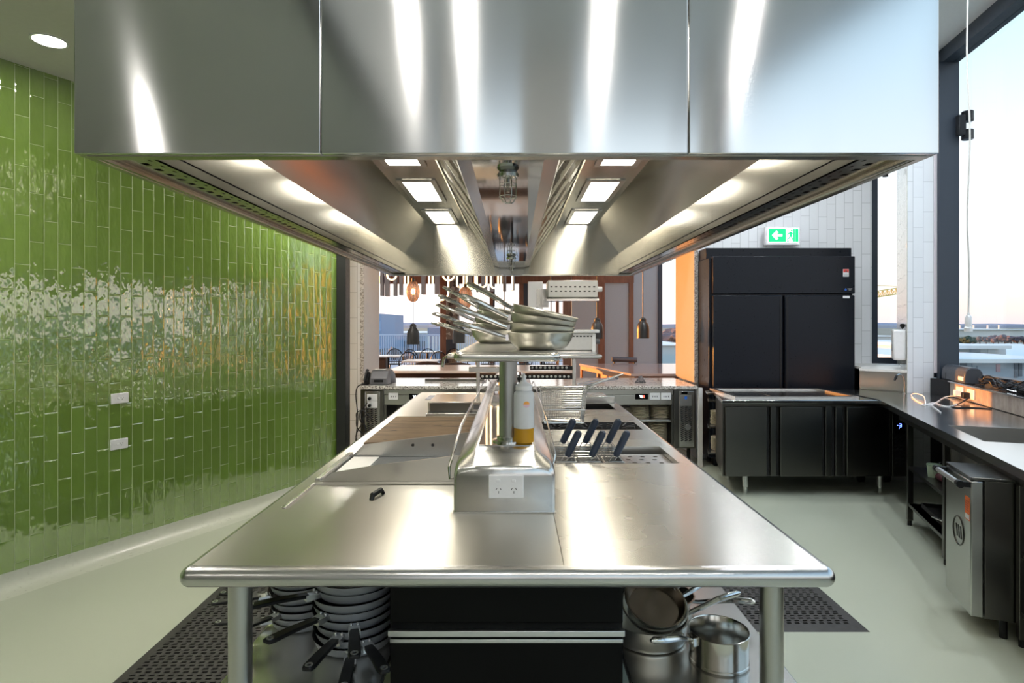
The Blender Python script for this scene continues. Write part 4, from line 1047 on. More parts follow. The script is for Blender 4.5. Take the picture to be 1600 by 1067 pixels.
# mixer tap
tp = thing('tap', 'slim chrome gooseneck tap with black nozzle in front of the beige upstand', 'tap', (X_(1412, 5.92), 5.92, .9))
tx = X_(1412.5, 5.92); y_ = 5.92
MB().tube([(tx, y_, .901), (tx, y_, 1.02), (tx-.006, y_, 1.06), (tx-.025, y_, 1.088), (tx-.05, y_-.01, 1.096), (tx-.075, y_-.015, 1.088), (tx-.085, y_-.018, 1.078)], .0075, 12).build('spout', M['chrome'], tp)
MB().tube([(tx-.083, y_-.018, 1.082), (tx-.098, y_-.024, 1.058), (tx-.112, y_-.028, 1.035)], [.010, .013, .009], 12).build('nozzle', M['black'], tp)
MB().lathe([(0, 0), (.02, 0), (.02, .004), (.008, .008)], 16, Matrix.Translation((tx, y_, .9005))).build('base', M['chrome'], tp)
# paper towel dispenser on the pier's side
a_ = Vector((*poly[0], 0)); dd = Vector((dq.x, dq.y, 0)); nd = Vector((-dq.y, dq.x, 0))
PD = Matrix(((dd.x, nd.x, 0, a_.x), (dd.y, nd.y, 0, a_.y), (0, 0, 1, 0), (0, 0, 0, 1)))
dsp = thing('paper_towel_dispenser', 'white paper towel dispenser on the tiled pier by the narrow window', 'dispenser', tuple(PD @ Vector((.2, .05, Z_(563, 6.1)))))
z0, z1 = Z_(563, 6.05), Z_(515, 6.05)
MB(PD).box(.03, .31, .007, .12, z0, z1).build('case', M['white_plastic'], dsp, bevel=.018, seg=3)
MB(PD).extr([(.17-.012, z0+.09), (.17+.012, z0+.09), (.17+.010, z0+.14), (.17, z0+.165), (.17-.010, z0+.14)], .1195, .122, 'y').build('window_slot', M['dark_hole'], dsp)
MB(PD).box(.04, .06, .1195, .121, z0+.012, z0+.02).build('key_lock', M['dark_hole'], dsp)
lkp = PD @ Vector((.17, .03, z1+.03))
hk = MB(); hk.lathe([(0, -.03), (.012, -.012), (.022, .0), (.024, .022), (.014, .03), (0, .03)], 12, Matrix.Translation(lkp)); tag(hk.build('wall_hook', M['black']), 'small black wall hook just above the white towel dispenser', 'hook')

# glass washer pushed out from under the counter
gw = thing('glasswasher', 'narrow stainless underbench washer with bar handle and orange sticker under the counter', 'dishwasher', tuple(cf(2.45, .2)))
g0, g1, gv = 2.27, 2.635, -.155
MB(CF).box(g0+.005, g1-.005, gv+.06, .55, .1, .80).build('cabinet', M['steel_dark'], gw, bevel=.004)
gd = MB(CF).box(g0, g1, gv, gv+.055, .105, .795).build('door', steel('washer_door', (.5, .5, .48), .28, .5, (0, 0, 1), (1, 1, 10)), gw, bevel=.006)
MB(CF).box(g0, g1, gv+.0, .56, .80, .815).build('lid', M['steel_dark'], gw, bevel=.003)
hb = MB(CF); hb.cyl((g0+.03, gv-.045, .775), (g1-.03, gv-.045, .775), .014, 14); hbo = hb.build('handle_bar', M['alu'], gd)
m = MB(CF)
for u in (g0+.012, g1-.012): m.cyl((u-.016, gv-.045, .775), (u+.016, gv-.045, .775), .019, 14); m.box(u-.012, u+.012, gv-.045, gv, .762, .788)
m.build('handle_bracket', M['black'], gd)
st = MB(CF); st.cur = 0; st.box(g1-.075, g1-.012, gv-.0012, gv, .585, .705); st.cur = 1; st.box(g1-.07, g1-.016, gv-.002, gv-.0012, .59, .615); st.cur = 2
for k in range(5): st.box(g1-.068, g1-.022-.006*(k % 2), gv-.002, gv-.0012, .632+.012*k, .636+.012*k)
st.build('sticker', [M['orange_sticker'], M['white_sticker'], plain('sticker_ink', (.5, .08, .02), .5)], gd)
em = MB(CF); em.tube([(2.47+.075*math.cos(2*PI*i/24), gv-.0015, .49+.075*math.sin(2*PI*i/24)) for i in range(24)], .0035, 5, True)
for k in range(3): em.bar((2.47-.035+.03*k, gv-.0015, .49+.03), (2.47-.02+.03*k, gv-.0015, .49-.035), .012, .003, up=(0, 1, 0))
em.build('emblem', M['steel_dark'], gd)
for u in (g0+.05, g1-.05):
    for v in (.0, .45): MB(CF).cyl((u, v, 0), (u, v, .1), .018, 10).build('foot', M['black'], gw)

# things on the shelf under the counter
o = thing('frying_pan', 'black frying pan lying on the upper shelf under the window counter', 'frying pan', tuple(cf(1.02, .32, .4702)))
T_ = Matrix.Translation(cf(1.02, .32, .4702))
MB().lathe([(0, 0), (.10, 0), (.135, .075), (.14, .077), (.136, .079), (.131, .075), (.098, .006), (0, .005)], 32, T_).build('body', M['alu'], o, sharp=50)
MB().lathe([(.1305, .076), (.098, .0065), (0, .0055)], 32, T_).build('lining', M['nonstick'], o)
q0 = cf(1.02, .32, .54); MB().tube([q0+dv*.13, q0+dv*.2+Vector((0, 0, .01)), q0+dv*.3+Vector((0, 0, .015))], [.01, .012, .011], 8).build('handle', M['black'], o)
c1 = thing('food_tub', 'pale green plastic tub at the front of the shelf under the counter', 'tub', tuple(cf(1.1, .12, .4702)))
MB(CF).lathe([(0, 0), (.042, 0), (.05, .085), (.053, .088), (.048, .088), (.041, .004), (0, .004)], 20, Matrix.Translation((1.12, .12, .4702))).build('bowl', plain('green_tub', (.45, .55, .42), .5), c1)
MB(CF).lathe([(0, 0), (.05, 0), (.05, .006), (0, .008)], 20, Matrix.Translation((1.12, .12, .5585))).build('lid', plain('green_lid', (.3, .42, .3), .5), c1)
c2 = thing('spray_bottle', 'small dark red bottle with pale cap lying beside the green tub', 'bottle', tuple(cf(1.26, .12, .472)))
MB(CF).tube([(1.22, .12, .498), (1.30, .13, .498), (1.33, .134, .498)], [.027, .027, .014], 14).build('body', plain('maroon', (.09, .015, .025), .4), c2)
MB(CF).tube([(1.33, .134, .498), (1.36, .138, .498)], .012, 12).build('cap', M['off_white'], c2)
tr = thing('oven_tray', 'dark oven tray stored on the lower shelf under the window counter', 'tray', tuple(cf(1.2, .35, .18)))
MB(CF).tub(.9, 1.5, .1, .6, .215, .185).build('tray', M['iron'], tr)
tg2 = MB(CF).bar((1.28, .06, .222), (1.46, .14, .222), .02, .006).build('spatula', M['alu']); tag(tg2, 'flat steel spatula resting on the dark oven tray', 'spatula')
# things on the far end
for k, (u, v) in enumerate(((2.95, .3), (3.25, .32))):
    MB(CF).tub(u-.13, u+.13, v-.2, v+.2, .25, .185)

# ---------------------------------------------------------------- clutter on the ledge: printer, router, cables, sockets
LF = Matrix(((bd2.x, bn2.x, 0, back0.x), (bd2.y, bn2.y, 0, back0.y), (0, 0, 1, 0), (0, 0, 0, 1)))
pr_ = thing('label_printer', 'dark rounded label printer with orange lit end on the window ledge', 'printer', tuple(LF @ Vector((.06, .07, 1.05))))
prof_ = [(.0, 1.051), (.0, 1.11), (.006, 1.155), (.02, 1.18), (.045, 1.195), (.10, 1.195), (.125, 1.18), (.142, 1.15), (.147, 1.11), (.147, 1.051)]
MB(LF).extr(prof_, -.2, .32, 'x').build('case', plain('printer_case', (.04, .045, .055), .45), pr_, bevel=.008)
MB(LF).extr([(.03, 1.11), (.03, 1.16), (.11, 1.16), (.11, 1.11)], -.206, -.2, 'x').build('paper_slot', M['black'], pr_)
MB(LF).box(.19, .30, -.003, .0, 1.075, 1.11).build('side_label', M['white_sticker'], pr_)
MB(LF).box(-.1, -.095, -.002, .0, 1.06, 1.12).build('seam', M['black'], pr_)
rt = thing('wifi_router', 'flat black router with two tilted aerials on the window ledge', 'router', tuple(LF @ Vector((1.1, .14, 1.05))))
MB(LF).box(.92, 1.30, .06, .22, 1.051, 1.085).build('case', M['black_gloss'], rt, bevel=.006)
for u, du in ((1.06, .06), (1.17, .07)):
    MB(LF).tube([(u, .20, 1.08), (u, .205, 1.10), (u+du, .21, 1.22)], [.008, .009, .007], 8).build('antenna', M['black'], rt)
m = MB(LF)
for k in range(5): m.box(.95+.03*k, .962+.03*k, .058, .0605, 1.064, 1.07)
m.build('status_lights', M['white_digit'], rt)
def squiggle(n, u0, u1, v0, v1, z0, z1, seed):
    rd = random.Random(seed); P_ = []
    for i in range(n):
        f = i/(n-1); P_.append(LF @ Vector((u0+(u1-u0)*f+rd.uniform(-.05, .05), rd.uniform(v0, v1), rd.uniform(z0, z1))))
    out = []
    for i in range(n-1):
        p0, p1, p2, p3 = P_[max(i-1, 0)], P_[i], P_[i+1], P_[min(i+2, n-1)]
        for k in range(5):
            t_ = k/5; out.append(.5*((2*p1)+(p2-p0)*t_+(2*p0-5*p1+4*p2-p3)*t_*t_+(3*p1-p0-3*p2+p3)*t_**3))
    out.append(P_[-1]); return out
for i in range(7):
    mb = MB(); mb.tube(squiggle(11, .34+.02*i, 1.25-.05*i, .02, .2, 1.056, 1.125 if i != 2 else 1.16, 20+i), .005, 6)
    tag(mb.build('cable', M['black']), 'tangled black cables heaped between the printer and the router', 'cable', 'black cables on the ledge')
so_ = thing('power_outlet', 'white double power outlet on the orange lit upstand, black plug in it', 'power outlet', tuple(LF @ Vector((.35, 0, .94))))
for k, (u, nm) in enumerate(((.24, 'plate'), (.46, 'plate'))):
    pl = MB(LF).box(u-.075, u+.075, -.010, -.0005, .928, 1.015).build('cover_plate', M['white_plastic'], so_, bevel=.003)
    MB(LF).box(u-.05, u-.035, -.0125, -.010, .985, 1.0).build('switch', M['white_plastic'], pl)
MB(LF).box(.40, .46, -.06, -.010, .93, .985).build('plug', M['black'], so_, bevel=.006)
MB(LF).box(.21, .26, -.05, -.010, .935, .985).build('adapter', M['white_plastic'], so_, bevel=.005)
def smooth(pts, k=6):
    out = []; n = len(pts); P_ = [Vector(p) for p in pts]
    for i in range(n-1):
        p0, p1, p2, p3 = P_[max(i-1, 0)], P_[i], P_[i+1], P_[min(i+2, n-1)]
        for j in range(k):
            t_ = j/k; out.append(.5*((2*p1)+(p2-p0)*t_+(2*p0-5*p1+4*p2-p3)*t_*t_+(3*p1-p0-3*p2+p3)*t_**3))
    return out+[P_[-1]]
def onc(px, py, z=.904): Y = F*(EH-z)/(py-505); return Vector(((px-CX)*Y/F, Y, z))
wp = [onc(1502, 618, .945), onc(1478, 620, .905), onc(1462, 629), onc(1450, 633), onc(1432, 626), onc(1424, 617, .91), onc(1432, 615, .93), onc(1443, 619, .93), onc(1446, 629, .92), onc(1445, 634), onc(1440, 632), onc(1452, 632), onc(1462, 638), onc(1470, 644)]
tag(MB().tube(smooth(wp), .0045, 6).build('cable', M['cable_white']), 'white cable curling in a loop on the steel counter', 'cable')
wp = [onc(1446, 633), onc(1458, 629), onc(1470, 633), onc(1482, 635), onc(1495, 632, .92)]
tag(MB().tube(smooth(wp), .0045, 6).build('cable', M['cable_white']), 'short white cable between the loop and the black plug', 'cable')
bp = [onc(1513, 622, .95), onc(1500, 630, .91), onc(1486, 634), onc(1495, 637), onc(1520, 637), onc(1550, 639)]
tag(MB().tube(smooth(bp), .006, 6).build('cable', M['black']), 'black power cable lying along the foot of the orange upstand', 'cable')

# hanging power socket on a white cable
yc = 4.45; cx_ = X_(1513, yc)
hs = thing('hanging_socket', 'white socket block hanging on a long pale cable before the big window', 'hanging socket', (cx_, yc, Z_(518, yc)))
cp_ = [(cx_+.004, yc, 4.349), (cx_-.01, yc, 3.6), (cx_+.012, yc, 3.0), (cx_-.008, yc, 2.4), (cx_+.006, yc, 2.0), (cx_, yc, Z_(490, yc))]
MB().tube(smooth(cp_), .0058, 8).build('cord', M['off_white'], hs)
MB().lathe([(0, 0), (.027, 0), (.027, .03), (.022, .035), (.022, .105), (.018, .118), (.009, .125), (.009, .14), (0, .142)], 20, Matrix.Translation((cx_, yc, Z_(518, yc)))).build('socket_body', M['white_plastic'], hs)
# twin black fitting on the window frame
yl = 5.9; lx = X_(1496, yl)
tl = thing('twin_spotlight', 'black twin-barrel fitting clamped to the dark window frame', 'spotlight', (lx, yl, Z_(218, yl)))
MB().box(lx, lx+.07, yl-.03, yl+.03, Z_(212, yl), Z_(180, yl)).build('bracket', M['black'], tl, bevel=.01)
for a, b in ((190, 174), (218, 203)):
    MB().cyl((lx+.10, yl, Z_(a, yl)), (lx+.10, yl, Z_(b, yl)), .052, 18).build('barrel', M['black_gloss'], tl, bevel=.006)
yl = 7.0; lx = X_(1374, yl)
tl = thing('window_latch', 'small black latch on the narrow window frame near the hood', 'latch', (lx, yl, Z_(276, yl)))
MB().box(lx-.03, lx+.08, yl-.02, yl+.02, Z_(274, yl), Z_(270, yl)).build('arm', M['black'], tl, bevel=.004)
MB().cyl((lx+.07, yl, Z_(276, yl)), (lx+.07, yl, Z_(268, yl)), .03, 12).build('knob', M['black'], tl)
# outlets on the green wall
for i, (px, py) in enumerate(((186.5, 622), (185.5, 693.5))):
    # intersect the pixel ray with the green wall
    Y = (GA.x-.534*GA.y)/((px-CX)/F-.534); X = X_(px, Y); n3 = Vector((GD.y, -GD.x, 0))
    ot = thing('power_outlet', ('upper', 'lower')[i]+' white power outlet on the green tiled wall', 'power outlet', (X, Y, Z_(py, Y)))
    R, pl = outlet(ot, Vector((X, Y, Z_(py, Y)))+n3*.001, (GD.x, GD.y, 0), tuple(n3), .116, .072, name='cover_plate')
    socket_detail(R, pl, .116, .072, 1, True)
# ---------------------------------------------------------------- the pass: stone worktop on a steel bench
PY = 6.64
gt = MB().prism([(X_(562, PY), PY), (X_(1090, PY), PY), (X_(1090, PY), 7.62), (X_(562, PY), 7.62)], .862, .9).build('stone_worktop', M['granite'], bevel=.003)
tag(gt, 'long speckled granite worktop of the pass behind the cooking island', 'worktop')
pb_ = thing('pass_bench', 'steel pass bench with control panels and open plate shelves under the granite top', 'bench', (.15, 7.0, 0))
yp = PY+.03
MB().box(X_(600, yp), X_(1052, yp), yp, yp+.03, .80, .86).build('top_rail', M['steel'], pb_, bevel=.003)
for a, b in ((600, 800), (801, 1050)):
    cpl = MB().box(X_(a, yp), X_(b, yp), yp+.005, yp+.035, .685, .797).build('control_panel', M['steel'], pb_, bevel=.004)
    if a == 600: outs, ctl = ((607, 622),), (639, 661)
    else: outs, ctl = ((1015, 1031), (1032.5, 1048)), (992.5, 1012.5)
    yy = yp+.005
    for k, (p, q) in enumerate(outs):
        pl = MB().box(X_(p, yy), X_(q, yy), yy-.008, yy, Z_(624.5, yy), Z_(613.5, yy)).build('power_outlet', M['white_plastic'], cpl, bevel=.003)
        m = MB()
        for j in range(3): m.box(X_(p+4+j*3.5, yy), X_(p+5.2+j*3.5, yy), yy-.009, yy-.008, Z_(620.5, yy), Z_(618, yy))
        m.build('slots', M['grey_plastic'], pl)
    kk = MB().box(X_(ctl[0], yy), X_(ctl[1], yy), yy-.006, yy, Z_(624, yy), Z_(615, yy)).build('controller', M['black_gloss'], cpl, bevel=.003)
    m = MB(); m2 = MB()
    for j, s in enumerate(('abc', 'acdfg', 'abcdfe')):
        seg7(m2 if j == 2 else m, X_(ctl[0]+7+j*3.2, yy), Z_(619.5, yy), .022, s, yy-.006, .004)
    m.build('digits', M['white_digit'], kk); m2.build('red_digit', M['red_led'], kk)
MB().box(X_(600, yp), X_(1052, yp), 7.30, 7.32, .1, .86).build('back_panel', M['off_white'], pb_)
for z in (.515, .24): MB().box(X_(600, yp), X_(1049, yp), yp+.01, 7.30, z-.022, z).build('shelf', M['steel'], pb_, bevel=.002)
for px in (601, 700, 800, 930, 1052):
    MB().box(X_(px, yp)-.018, X_(px, yp)+.018, yp+.012, 7.28, .1, .80).build('divider', M['steel_dark'], pb_)
for px in (604, 800, 1048): MB().cyl((X_(px, yp), 6.8, 0), (X_(px, yp), 6.8, .1), .025, 12).build('leg', M['black'], pb_)
# refrigeration modules at both ends
def module(px0, px1, label, right):
    yy = yp-.005; x0, x1 = X_(px0, yy), X_(px1, yy)
    t_ = thing('condenser_unit', label, 'condenser unit', ((x0+x1)/2, 6.9, 0))
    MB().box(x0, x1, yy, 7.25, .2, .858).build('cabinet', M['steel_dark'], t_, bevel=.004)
    a, b = (px0+8, px1-3) if right else (px0+8, px1-5)
    f = MB().box(X_(a, yy), X_(b, yy), yy-.012, yy, Z_(698, yy) if right else Z_(684, yy), Z_(611, yy)).build('front_panel', M['steel'], t_, bevel=.003)
    m = MB(); z1 = Z_(638, yy); n_ = 17 if right else 13
    wv = (X_(b, yy)-X_(a, yy)-.03)/3
    for c in range(3):
        for r in range(n_):
            m.M = Matrix.Translation((X_(a, yy)+.015+wv*c, yy-.013, z1-.023*r)) @ Matrix.Rotation(math.radians(-25), 4, 'Y'); m.box(.004, wv-.006, -.001, .001, 0, .012)
    m.build('vent_grille', M['dark_hole'], f)
    if right:
        MB().box(X_(1064, yy), X_(1074, yy), yy-.014, yy-.012, Z_(615.5, yy), Z_(611.8, yy)).build('display', M['black_gloss'], f)
        lb = MB().box(X_(1062, yy), X_(1080, yy), yy-.0135, yy-.012, Z_(634, yy), Z_(617, yy)).build('label_plate', M['alu'], f)
        m = MB(); m.box(X_(1069, yy), X_(1073, yy), yy-.0145, yy-.0135, Z_(623.5, yy), Z_(619, yy)); m.build('blue_mark', M['blue_mark'], lb)
        m = MB(); m.lathe([(0, 0), (.032, 0), (.032, .004), (0, .004)], 18, Matrix.Translation((X_(1074.5, yy), yy-.013, Z_(667, yy))) @ Matrix.Rotation(PI/2, 4, 'X')); m.build('badge', M['alu'], f)
    else:
        for z in (621, 632):
            pl = MB().box(X_(574, yy), X_(590, yy), yy-.02, yy-.012, Z_(z+5, yy), Z_(z-5.5, yy)).build('power_outlet', M['white_plastic'], f, bevel=.003)
            MB().cyl((X_(578.5, yy), yy-.05, Z_(z+1, yy)), (X_(578.5, yy), yy-.02, Z_(z+1, yy)), .018, 14).build('plug', M['black'], pl)
    for x in (x0+.04, x1-.04): MB().cyl((x, 6.8, 0), (x, 6.8, .2), .02, 10).build('leg', M['black'], t_)
module(1053, 1087, 'slim steel cooling unit with blue mark at the right end of the pass', True)
module(563, 599, 'slim steel cooling unit with two white sockets at the left end of the pass', False)
# cables hanging at the left end
for i in range(4):
    rd = random.Random(50+i); pts = [(X_(574+3*i, 6.6), 6.60-.012*i, .72-.06*i)]
    for k in range(5): pts.append((X_(556+rd.uniform(-2, 18), 6.58), 6.585-.012*i, .62-.09*k+rd.uniform(-.03, .03)))
    pts.append((X_(568+3*i, 6.6), 6.6, .30+.05*i))
    tag(MB().tube(smooth(pts), .006, 6).build('cable', M['black']), 'black power cables hanging in loops beside the left cooling unit', 'cable', 'cables at the left end of the pass')
tag(MB().tube(smooth([(X_(572, 6.7), 6.7, .915), (X_(560, 6.63), 6.62, .90), (X_(556, 6.6), 6.6, .8), (X_(559, 6.58), 6.58, .55), (X_(556, 6.58), 6.58, .28), (X_(564, 6.6), 6.6, .22)]), .007, 6).build('cable', M['black']), 'black cable running from the grey docket printer down the left end of the pass', 'cable')
# plates
pl_ = thing('plate', '', 'plate', (0, 0, 0), 0, 'plates stacked under the pass')
MB().lathe([(0, 0), (.07, 0), (.075, .003), (.108, .013), (.11, .015), (.107, .0165), (.073, .007), (0, .006)], 28).build('dish', M['ceramic'], pl_)
stacks = [(X_(1000, 6.82), 6.85, .5155, 8, 'upper left stack under the pass'), (X_(1032, 6.82), 6.85, .5155, 8, 'upper right stack under the pass'), (X_(970, 6.82), 6.85, .5155, 7, 'half hidden upper stack behind the island rim'),
          (X_(1028, 6.82), 6.85, .2405, 13, 'tall lower stack under the pass')]
sh = thing('plate_rack', 'narrow steel shelf unit of plates between the pass and the refrigerated bench', 'shelf unit', (2.36, 6.2, 0))
rx0, rx1, ry0, ry1 = 2.10, 2.40, 6.38, 6.60
for z in (.22, .50, .78): MB().prism([(2.075, 6.36), (2.40, 6.36), (2.40, 6.55), (2.13, 6.55)], z-.02, z).build('shelf', M['steel'], sh, bevel=.002)
MB().box(2.385, 2.40, 6.36, 6.55, 0, .86).build('side_panel', M['steel_dark'], sh)
MB().box(2.055, 2.10, 6.625, 6.66, 0, .88).build('side_post', M['off_white'], sh)
MB().prism([(2.06, 6.345), (2.40, 6.345), (2.40, 6.56), (2.11, 6.56)], .84, .86).build('top', M['steel'], sh, bevel=.003)
stacks += [(2.245, 6.46, .5005, 9, 'upper stack in the narrow rack'), (2.25, 6.46, .2205, 9, 'lower stack in the narrow rack')]
for sx_, sy_, sz_, n_, nm in stacks:
    for i in range(n_):
        place(pl_, USED, TR(sx_+random.uniform(-.003, .003), sy_+random.uniform(-.003, .003), sz_+.0165*i, random.uniform(0, 6)), '%s plate from the bottom of the %s' % (ORD[i], nm))
# docket printer, dark dome and other things on the stone top
dp = thing('docket_printer', 'grey docket printer with dark paper slot at the left end of the granite top', 'printer', (X_(592, 6.8), 6.85, .9))
a, b = X_(578, 6.72), X_(605, 6.72)
MB().extr([(6.72, .9005), (6.72, .975), (6.735, .995), (6.80, 1.06), (6.93, 1.07), (6.93, .9005)], a, b, 'x').build('case', M['grey_plastic'], dp, bevel=.01)
MB().box(a+.045, b-.045, 6.714, 6.725, .935, .962).build('paper_slot', M['black'], dp)
MB().box(a+.03, b-.04, 6.80, 6.86, 1.066, 1.073).build('paper', M['off_white'], dp)
ph = thing('telephone', 'black desk telephone handset standing left of the grey docket printer', 'telephone', (X_(574, 6.75), 6.8, .9))
MB().extr([(6.75, .9005), (6.75, .96), (6.80, 1.04), (6.86, 1.04), (6.86, .9005)], X_(568, 6.75), X_(576, 6.75), 'x').build('base', M['black'], ph, bevel=.012)
MB().tube([(X_(571, 6.76), 6.74, .955), (X_(572.5, 6.76), 6.76, 1.03), (X_(573, 6.76), 6.80, 1.065)], [.018, .014, .018], 10).build('handset', M['black'], ph)
dm_ = thing('till_scale', 'dark rounded desk unit standing behind the grey docket printer', 'desk unit', (X_(607, 6.98), 7.02, .9))
MB().lathe([(0, 0), (.10, 0), (.098, .04), (.085, .10), (.06, .145), (.02, .165), (0, .167)], 24, Matrix.Translation((X_(605, 7.04), 7.06, .9005))).build('body', M['grey_plastic'], dm_)
MB().box(X_(600, 7.04)-.03, X_(600, 7.04)+.04, 6.955, 6.965, .92, .98).build('panel', M['black'], dm_)
tb = MB().box(X_(664, 7.2), X_(760, 7.2), 7.2, 7.215, .9005, .93).build('tray_rail', M['steel_dark'], bevel=.003); tag(tb, 'long narrow steel rail lying on the granite top at the left', 'rail')
sk_ = MB(); sk_.prism([(X_(992, 6.95), 6.95), (X_(1009, 6.95), 6.95), (X_(1007, 7.05), 7.06), (X_(995, 7.05), 7.06)], .9005, .915)
vv = [(X_(992.5, 6.95), 6.955, .915), (X_(1008.5, 6.95), 6.955, .915), (X_(1006.5, 7.05), 7.055, .915), (X_(995.5, 7.05), 7.055, .915), (X_(998, 7), 6.99, .975), (X_(1003, 7), 7.0, .985), (X_(1001, 7), 7.02, .978)]
sk_.add(vv, [(0, 1, 5, 4), (1, 2, 5), (2, 3, 6), (2, 6, 5), (3, 0, 4), (3, 4, 6), (4, 5, 6)])
tag(sk_.build('salt_stone', granite('dark_stone', (.05, .045, .045), (.02, .02, .02), (.12, .1, .1), 60, .7)), 'small dark pyramid shaped stone on the granite top at the right', 'stone')

# ---------------------------------------------------------------- heat lamps over the pass
hl = thing('heat_lamp', '', 'heat lamp', (0, 0, 0), 0, 'black heat lamps over the pass')
M['lamp_black'] = plain('lamp_black', (.016, .014, .013), .42)
MB().lathe([(.075, 0), (.0755, .10), (.072, .14), (.06, .175), (.042, .197), (.04, .199), (.04, .228), (.034, .232), (.034, .222), (.036, .2), (.055, .172), (.068, .137), (.072, .10), (.072, 0), (.075, 0)], 28).build('shade', M['lamp_black'], hl, sharp=50)
MB().lathe([(0, .23), (.034, .23), (.03, .245), (.008, .252), (0, .252)], 16).build('cap', M['lamp_black'], hl)
MB().cyl((0, 0, .25), (0, 0, 1.27), .006, 8).build('cord', M['black'], hl)
MB().lathe([(0, .06), (.03, .065), (.045, .09), (.04, .12), (.018, .16), (0, .165)], 14).build('bulb', plain('lamp_bulb', (.5, .2, .12), .2), hl)
YL = 7.2
for i, (px, pyb) in enumerate(((645.5, 538), (717, 536), (788, 534), (861, 532), (933, 529), (1004.5, 528.5))):
    place(hl, USED, TR(X_(px, YL), YL, Z_(pyb, YL)), ('left-hand end' if i == 0 else 'right-hand end' if i == 5 else ORD[i]+' from the left')+' black dome heat lamp hanging over the pass')

# ---------------------------------------------------------------- dining room beyond
DW = 18.5
def dwpost(p0, p1, name, mat, z0=0, z1=3.3, y0=DW, d=.2): return struct(MB().box(X_(p0, y0), X_(p1, y0), y0, y0+d, z0, z1), name, M[mat])
struct(MB().box(X_(575, DW), X_(893, DW), DW-.05, DW+.2, Z_(443, DW), Z_(431, DW)), 'trim_8', M['timber'])
for k, (a, b, mt) in enumerate(((687.5, 697, 'timber'), (765, 770, 'timber'), (811, 818, 'timber'), (869, 873.5, 'timber'), (880, 893, 'timber'))):
    dwpost(a, b, 'trim_%d' % (9+k), mt)
for k, (a, b) in enumerate(((770, 773), (818, 826))): dwpost(a, b, 'trim_%d' % (14+k), 'charcoal', d=.15)
wd3 = struct(MB().box(X_(560, DW), X_(893, DW), DW+.06, DW+.14, 0, .16), 'window_3', M['charcoal'])
MB().box(X_(560, DW), X_(893, DW), DW+.1, DW+.11, .16, 3.3).build('pane', M['glass'], wd3)
struct(MB().box(-9.5, X_(893, DW)+.4, 7.83, DW+.3, 3.32, 3.42), 'ceiling_dining', M['ceiling'])
# rough stone clad column
struct(MB().box(X_(697, 17.6), X_(715, 17.6), 17.6, 17.9, Z_(530, 17.6), 3.3), 'wall_column', granite('rough_column', (.2, .14, .11), (.06, .04, .03), (.42, .36, .3), 9, .8))
struct(MB().box(X_(697, 17.6), X_(712, 17.6), 17.6, 17.9, 0, Z_(530, 17.6)), 'wall_column_base', M['charcoal'])
# grey panelled wall with timber stiles on the right
YW = 11.0
def rp(a, b, name, mat, y=YW, z0=0, z1=3.3, d=.06): return struct(MB().box(X_(a, y), X_(b, y), y, y+d, z0, z1), name, M[mat])
rp(893, 935, 'wall_dining_right', 'panel_grey'); 
for k, (a, b) in enumerate(((945, 983), (990, 1028))):
    d_ = rp(a, b, 'door_%d' % (k+1), 'panel_grey')
for k, (a, b) in enumerate(((935, 945), (983, 990))): rp(a, b, 'trim_%d' % (16+k), 'timber', YW-.03, d=.1)
struct(MB().box(X_(893, YW), X_(990, YW), YW-.035, YW+.06, Z_(442, YW), 3.3), 'trim_18', M['timber'])
struct(MB().box(X_(1028, YW), X_(1034, YW), YW-.04, YW+.1, 0, 3.3), 'trim_19', M['charcoal'])
wn4 = struct(MB().box(X_(1034, YW), X_(1110, YW), YW, YW+.08, 0, .75), 'window_4', M['charcoal'])
MB().box(X_(1034, YW), X_(1110, YW), YW+.03, YW+.04, .75, 3.3).build('pane', M['glass'], wn4)
# slatted baffles high in front of the windows
sl_ = MB(); k = 0
grey = plain('baffle_felt', (.5, .5, .52), .8)
for i, (a, b, zb) in enumerate(((594, 598, 462), (601, 607, 463), (614.5, 619, 462), (623.5, 628, 461), (658, 664, 460), (679, 686, 459), (697, 700, 455), (727, 737, 454), (744, 747, 456), (752, 761, 456), (765, 771, 455), (786, 791, 455), (799, 804, 453))):
    y = 18.0
    o = MB().box(X_(a, y), X_(b, y), y, y+.25, Z_(zb, y), 3.315).build('ceiling_baffle', grey)
    tag(o, '%s grey felt baffle from the left hanging before the dining windows' % ORD[i], 'baffle', 'grey ceiling baffles')
# glowing flex loops
loops = [('U', 605, 618, 437), ('U', 676, 700, 469), ('U', 692, 709, 438), ('U', 714, 724, 449), ('U', 729, 742, 451), ('U', 745, 760, 449), ('U', 767, 778, 450), ('I', 592, 0, 450), ('I', 632.5, 0, 452), ('I', 638, 0, 452), ('I', 670.5, 0, 457), ('I', 783, 0, 447), ('I', 800.5, 0, 453)]
yn = 12.0
for i, (kd, a, b, zb) in enumerate(loops):
    zz = Z_(zb, yn); t_ = thing('neon_loop', ('glowing warm white flex light hanging in a U, %s from the left' % ORD[i] if kd == 'U' else 'glowing warm white straight flex light, %s from the left' % ORD[i-7]), 'light', (X_(a, yn), yn, 3.3), 0, 'glowing flex lights in the dining room')
    if kd == 'U':
        x0, x1 = X_(a, yn), X_(b, yn); r = (x1-x0)/2; cx = (x0+x1)/2
        pts = [(x0, yn, 3.31), (x0, yn, zz+r)]+[(cx-r*math.cos(PI*j/10), yn+.06*j/10, zz+r-r*math.sin(PI*j/10)) for j in range(1, 10)]+[(x1, yn+.06, zz+r), (x1, yn+.06, 3.31)]
    else: pts = [(X_(a, yn), yn, 3.31), (X_(a, yn), yn, zz)]
    MB().tube(pts, .017, 8).build('tube', M['neon'], t_)
    MB().cyl((X_(a, yn), yn, 3.30), (X_(a, yn), yn, 3.318), .04, 10).build('ceiling_cap', M['alu'], t_)
